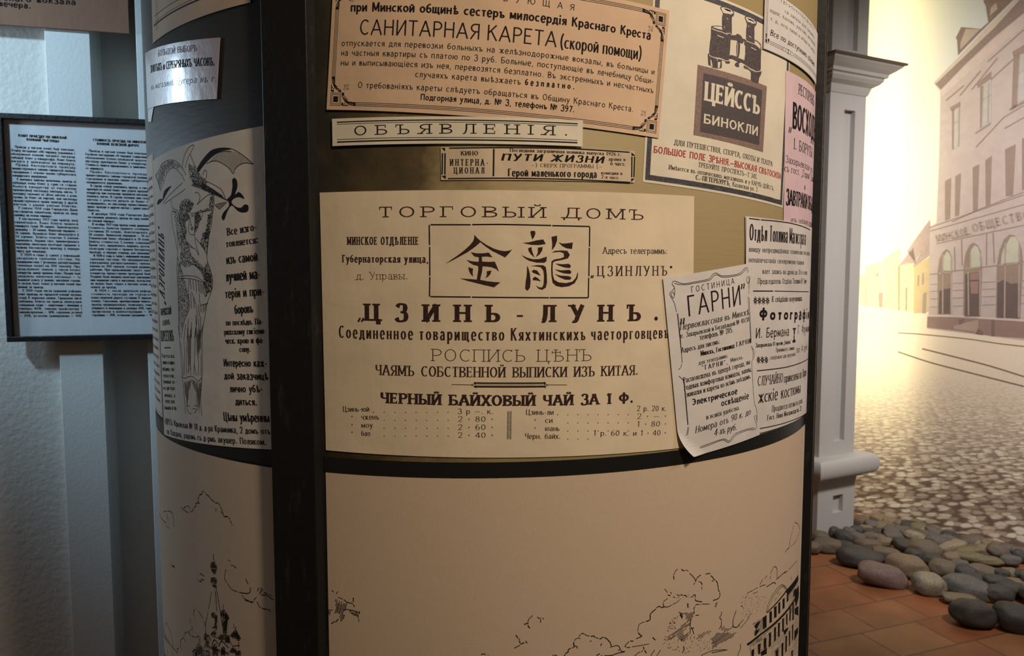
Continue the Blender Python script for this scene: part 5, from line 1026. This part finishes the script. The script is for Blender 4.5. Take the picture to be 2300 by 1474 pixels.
# distant houses
hs = pic('houses_picture', (.70, .60, .40), za('640 350 748 230 748 650 640 640;540 300 655 230 650 640 540 625;425 350 530 310 540 625 425 612;385 410 430 400 430 610 385 605'), .0006, mural)
hs['label'] = 'printed row of hazy distant houses'
pic('roofs', (.40, .31, .30), za('740 345 860 130 860 270 745 355;640 350 740 225 760 330 700 330;700 250 760 160 850 40 860 130 750 320'), .0009, hs)
pic('wall', (.58, .45, .27), za('745 350 855 285 850 650 745 662'), .0009, hs)
pic('window', (.36, .29, .26), za('790 245 800 240 800 280 788 285;815 235 830 228 828 270 815 275;495 395 512 390 512 415 495 420;510 530 540 520 535 620 515 620;770 410 782 405 780 480 768 482;800 395 812 390 810 470 798 474;805 530 830 520 825 660 800 660;690 490 700 488 698 640 690 640'), .0012, hs)
# corner building
WALLC = print_mat('print_facade', (.50, .425, .41), .08, 25)
bd = pic('building_picture', WALLC, [[(2098, 187), (2113, 205), (2110, 350), (2104, 500), (2089, 512), (2086, 700), (2083, 738), (2200, 752), (2700, 815), (2700, -330), (2300, -18), (2200, 84)]], .0010, mural); bd['label'] = 'printed corner building with arched shop windows'
pic('roof', (.24, .175, .155), zt('300 380 355 275 550 290 600 250 900 -10 990 -10 990 -100 880 -60 700 -20 660 60 620 60 560 20 610 60 600 240 640 200 900 0 330 560 318 540 325 390') [:0] + [[(2147, 85), (2159, 61), (2203, 65), (2220, 50), (2214, 12), (2209, 4), (2222, -30), (2700, -300), (2700, -420), (2300, -24), (2200, 74), (2152, 124), (2150, 90)]], .0013, bd)
pic('dormer', (.46, .375, .34), zt('400 290 545 292 345 500 345 430;640 160 720 90 700 30 650 80'), .0015, bd)
pic('cornice_picture', (.27, .205, .195), zt('90 840 150 900 400 640 700 360 983 130 983 0 905 0 600 300'), .0014, bd)
pic('gutter_line', (.56, .47, .42), zt('78 830 95 845 400 555 700 265 940 0 900 0 600 290'), .0017, bd)
pic('frieze_band', (.57, .47, .45), zt('155 900 158 975 420 740 700 500 983 260 983 135 700 375 400 655'), .0016, bd)
I = Ink(MS, .0019)
for a in zt('200 1010 380 860;340 960 550 710;460 900 720 580;650 800 980 500;620 620 980 300;500 1480 780 1180 980 1060;790 1290 983 1180'): I.line(a, 7)
for k in range(22):
    t = k / 21; x = 190 + t * 760; y = 770 - t * 690; I.line(zt('%f %f %f %f' % (x, y, x + 14, y + 22))[0], 10)
for a in zm('120 325 983 80;115 292 983 -10;320 240 560 130 983 -35;325 395 500 350;180 440 983 270;345 470 350 690;410 400 415 640;640 350 640 640;700 340 712 620;115 725 195 715;320 695 430 682;600 658 745 640;950 605 983 605'): I.line(a, 5)
for y in (790, 855, 925, 1000):
    for x0, x1 in ((118, 190), (330, 430), (600, 720), (955, 990)): I.line(zm('%f %f %f %f' % (x0, y + 30 - x0 * .04, x1, y + 30 - x1 * .04))[0], 3)
I.build('facade_lines', print_mat('print_facade_shadow', (.30, .225, .195)), bd)
pic('window_reveal', (.31, .235, .20), zt('240 1080 345 1018 345 1070 255 1115;262 1105 286 1092 280 1500 262 1500;510 840 655 715 655 785 522 885;546 868 574 862 560 1270 544 1292;868 522 1000 440 1000 530 880 565;880 562 942 545 915 1060 860 1105;490 1335 650 1230 650 1250 500 1345;835 1095 983 1010 983 1040 850 1110') +
    zu('952 1200 992 1178 985 1450 952 1462;1020 1168 1057 1145 1045 1425 1018 1435;1135 1110 1178 1088 1168 1392 1138 1402;1220 1062 1262 1030 1252 1362 1222 1372;1350 990 1420 955 1402 1295 1355 1300;1462 920 1500 900 1500 1250 1462 1260') +
    zm('190 1090 190 700 205 590 235 520 270 490 300 510 318 560 322 690 312 1090;425 1110 430 640 450 520 485 450 520 430 560 455 590 520 600 650 585 1110;725 1130 735 640 760 500 800 400 850 355 900 365 945 430 965 500 975 620 950 1130') + [[(2350, 722), (2354, 590), (2375, 525), (2400, 500), (2420, 500), (2420, 725)]], .0020, bd)
pic('window_glass', (.47, .45, .44), zt('285 1110 330 1075 325 1470 280 1500;575 875 630 828 618 1240 560 1275;635 822 655 805 650 1225 630 1235;945 580 983 545 983 1000 920 1030'), .0024, bd)
pic('arch_glass', (.50, .50, .41), zm('240 690 245 560 275 510 300 530 315 580 318 690;490 660 495 500 530 455 560 470 580 530 588 650;815 620 822 450 860 380 900 375 935 420 945 470 940 610;770 630 780 540 805 460 805 620'), .0024, bd)
pic('dark_glass', (.15, .115, .11), zm('200 1085 205 880 240 860 310 850 308 1085;440 1105 445 720 575 700 585 900 575 1108;735 1125 740 800 800 770 860 810 950 800 940 1128'), .0024, bd)
pic('door', (.33, .21, .19), zm('488 720 570 705 570 770 488 775;490 790 565 785 560 900 495 900'), .0028, bd)
I = Ink(MS, .0030)
for a in zm('238 540 236 1085;316 560 312 1085;490 520 492 660;585 530 586 660;470 700 474 1100;580 690 578 1100;812 430 805 1125;940 430 935 1120;200 715 320 705;440 672 600 655;745 640 960 620'): I.line(a, 7)
for a in zt('332 1080 325 1470;285 1240 325 1215;632 840 618 1235;570 1005 655 950;575 870 560 1280;940 580 915 1020;930 740 983 700'): I.line(a, 5)
I.build('window_bars', print_mat('print_bars', (.42, .34, .30)), bd)
I = Ink(MS, .0022)
pw = dict(wv=.26, wh=.2, tr=.22, ws=.3)
I.text('МИНСКОЕ', zm('185 428')[0][0], zm('478 352')[0][0], 16, pw); I.text('ОБЩЕСТВО', zm('520 336')[0][0], zm('1045 205')[0][0], 20, pw)
I.build('lettering', print_mat('print_letters', (.39, .31, .27)), bd)
pic('stone_base', (.30, .205, .185), zm('95 1108 560 1130 983 1155 2700 1265 2700 1430 983 1310 700 1290 330 1235 90 1212'), .0014, bd)
pic('sill', (.60, .52, .46), zm('95 1095 435 1102 435 1118 95 1112;550 1112 1500 1165 1500 1190 550 1130'), .0021, bd)
pic('steps', (.42, .32, .27), zm('400 1180 560 1140 565 1260 335 1225 340 1200'), .0018, bd)
pic('drainpipe', (.22, .155, .14), zm('688 1140 715 1140 712 1292 684 1290;385 1135 440 1130 430 1160 390 1190;540 1270 560 1220 600 1240 608 1280'), .0024, bd)

# ------------------------------------------------------------------ pebbles laid along the foot of the mural
def stone_mat(name, c1, c2, sc=18): return mat(name, c1, .6, col2=c2, noise_scale=sc, bump=.25, bump_scale=160, detail=7)
ST = {'dark': stone_mat('dark_stone', (.075, .070, .062), (.035, .034, .034)), 'brown': stone_mat('brown_stone', (.185, .145, .105), (.085, .068, .052)), 'tan': stone_mat('tan_stone', (.27, .20, .13), (.13, .10, .07)),
      'pink': stone_mat('pink_stone', (.27, .185, .16), (.10, .075, .07), 26), 'cream': stone_mat('cream_stone', (.37, .32, .22), (.17, .145, .11), 12), 'olive': stone_mat('olive_stone', (.25, .215, .105), (.085, .075, .05), 14), 'grey': stone_mat('grey_stone', (.165, .15, .135), (.07, .066, .062))}
protos = []
for k in range(6):
    bm = bmesh.new(); bmesh.ops.create_icosphere(bm, subdivisions=4, radius=1.0)
    for v in bm.verts:
        n = noise.noise(v.co * 1.1 + Vector((k * 9.1, 3.3, 0))) * .22 + noise.noise(v.co * 2.6 + Vector((k * 4.7, 0, 8))) * .05
        v.co *= 1 + n
        for a in range(3): v.co[a] = math.copysign(abs(v.co[a]) ** .88, v.co[a])
    me = bpy.data.meshes.new('pebble_%d' % k); bm.to_mesh(me); bm.free()
    for p in me.polygons: p.use_smooth = True
    protos.append(me)
placed = []
def pebble(px, py, w, h, kind, label, group=None, zlift=0.0, tilt=0.0):
    """px, py: middle of the stone in the picture; w, h: its size there"""
    base = floor_at(px, py + h * .42); dist = base.y
    w *= 1.08; h *= 1.22; a = w / 2 * dist / F; view = (1.5) / math.hypot(1.5, dist)
    t = max(.02, min(a * .72, h / 2 * dist / F * .98)); dep = max(.62 * a, min(a * 1.0, h / 2 * dist / F / view * .62))
    me = protos[len(placed) % 6].copy(); me.materials.append(ST[kind])
    o = bpy.data.objects.new('pebble', me); COL.objects.link(o)
    o.location = (base.x, base.y + dep * .45, t * .86 + zlift); o.scale = (a, dep * .8, t)
    o.rotation_euler = (rnd.uniform(-.1, .1), math.radians(tilt), math.radians(rnd.uniform(-12, 12) - 8))
    tag(o, label, 'pebble', group or 'pebbles at the foot of the mural'); placed.append((px, py, w)); return o
for a in (
    (1868, 1232, 70, 28, 'brown', 'long brown pebble just right of the column at the floor edge', 4), (1942, 1262, 104, 40, 'dark', 'long dark pebble with a pale mottled streak, at the tile edge', 8), (1990, 1303, 106, 44, 'pink', 'long pinkish mottled pebble lying on the tile edge', 12),
    (2047, 1282, 86, 44, 'tan', 'rounded tan pebble behind the pinkish one', 12), (2094, 1321, 68, 46, 'cream', 'pale cream rounded pebble at the tile edge', 4), (2127, 1284, 58, 32, 'brown', 'mid brown egg-shaped pebble behind the cream one', 6), (2159, 1272, 36, 28, 'grey', 'small grey round pebble behind the brown egg-shaped one', 0),
    (2192, 1332, 116, 42, 'grey', 'very long dark grey pebble right of the cream one', 10), (2166, 1352, 84, 20, 'tan', 'flat tan pebble under the very long dark grey one', 6), (2198, 1390, 92, 54, 'dark', 'big mottled dark pebble jutting furthest out over the tiles', 8),
    (2290, 1392, 84, 74, 'dark', 'very dark big pebble cut by the right edge of the photo', 10), (2278, 1331, 62, 30, 'dark', 'glossy black pebble above the very dark big one', 5), (2208, 1307, 90, 22, 'dark', 'slim slate-dark pebble above the very long grey one', 5), (2216, 1289, 76, 24, 'brown', 'slim dark brown pebble with a tan end', 8),
    (2273, 1291, 38, 34, 'olive', 'round olive pebble near the right edge of the photo', 0), (2282, 1313, 56, 16, 'tan', 'thin tan pebble under the round olive one', 4), (2146, 1256, 48, 20, 'tan', 'pale brown oblong pebble below the yellowish flat ones', -8), (2083, 1242, 66, 36, 'brown', 'broad brown-grey pebble in the middle of the bank', 4)):
    pebble(a[0], a[1], a[2], a[3], a[4], a[5], None, 0, a[6])
edge = 'small pebble in the rear rows against the mural'
for k in range(46):
    t = (k % 23 + rnd.random() * .6) / 23; row = k // 23; q = MURAL.uv(1850 + t * 470, 1170)[0]
    b = MURAL.pt(q, 0, .10 + .13 * row); d = b - EYE; s_ = F / (d.y * math.cos(PITCH) + 1.5 * math.sin(PITCH))
    px = CX + b.x * s_; py = CY - F * ((d.y * math.sin(PITCH) - 1.5 * math.cos(PITCH))) / (d.y * math.cos(PITCH) + 1.5 * math.sin(PITCH))
    if px < 1965: continue
    pebble(px, py - 8, rnd.uniform(36, 52), rnd.uniform(16, 22), rnd.choice(['brown', 'grey', 'cream', 'olive', 'tan', 'dark']), edge, 'rear pebbles against the mural', 0.0, rnd.uniform(-15, 15))
small = 'small dull pebble packed behind the larger ones along the mural foot'
for px, py, w_, h_, k, t in ((1998, 1253, 68, 22, 'brown', 10), (1955, 1234, 56, 22, 'brown', 6), (2037, 1236, 50, 26, 'dark', 6), (2100, 1266, 44, 20, 'dark', 0), (1900, 1216, 40, 24, 'dark', 20), (1880, 1208, 34, 22, 'dark', 30), (1912, 1204, 30, 18, 'grey', 25), (1845, 1216, 40, 24, 'brown', 10), (1828, 1238, 34, 24, 'brown', 0), (1930, 1216, 40, 18, 'grey', 15), (1965, 1216, 46, 18, 'brown', 0), (1990, 1226, 34, 18, 'tan', -15), (2012, 1214, 46, 20, 'grey', 8), (2060, 1214, 44, 20, 'cream', 14), (2075, 1222, 30, 14, 'cream', -10), (2110, 1226, 46, 22, 'grey', 10), (2140, 1236, 58, 16, 'cream', -14), (2180, 1246, 60, 16, 'olive', -6), (2190, 1262, 70, 18, 'olive', 4), (2222, 1268, 64, 16, 'olive', 4), (2215, 1244, 40, 20, 'tan', 0), (2250, 1250, 46, 26, 'brown', 24), (2275, 1268, 40, 20, 'grey', 0), (2296, 1258, 34, 24, 'dark', 20), (1925, 1198, 44, 16, 'dark', 6), (1960, 1203, 40, 14, 'dark', 4), (2005, 1200, 36, 14, 'grey', 0), (2040, 1204, 40, 14, 'tan', 0), (2090, 1210, 40, 15, 'brown', 6), (2135, 1220, 40, 16, 'grey', 6), (2165, 1230, 36, 16, 'grey', 0), (2060, 1256, 40, 22, 'dark', 0), (2240, 1316, 50, 24, 'dark', 0), (2250, 1346, 60, 30, 'dark', 8), (2255, 1298, 30, 18, 'dark', 0), (2175, 1296, 44, 26, 'dark', 0), (1905, 1238, 40, 20, 'dark', 10), (1940, 1180, 38, 20, 'brown', 0), (1962, 1188, 34, 18, 'grey', 5), (1948, 1196, 30, 14, 'tan', 0), (2296, 1300, 34, 20, 'dark', 0), (2262, 1318, 40, 18, 'dark', 6), (2150, 1312, 36, 20, 'dark', 0), (2335, 1350, 60, 34, 'dark', 6), (2330, 1312, 56, 28, 'grey', 0), (2360, 1400, 84, 44, 'brown', 8), (2340, 1284, 44, 24, 'tan', 0), (2385, 1330, 60, 30, 'grey', 6), (2395, 1300, 50, 24, 'brown', 0), (2420, 1370, 76, 40, 'dark', 8), (2440, 1330, 56, 28, 'cream', 0), (2460, 1420, 90, 46, 'pink', 8)):
    pebble(px, py, w_, h_, k, small, 'small pebbles behind the front row', 0.012, t)
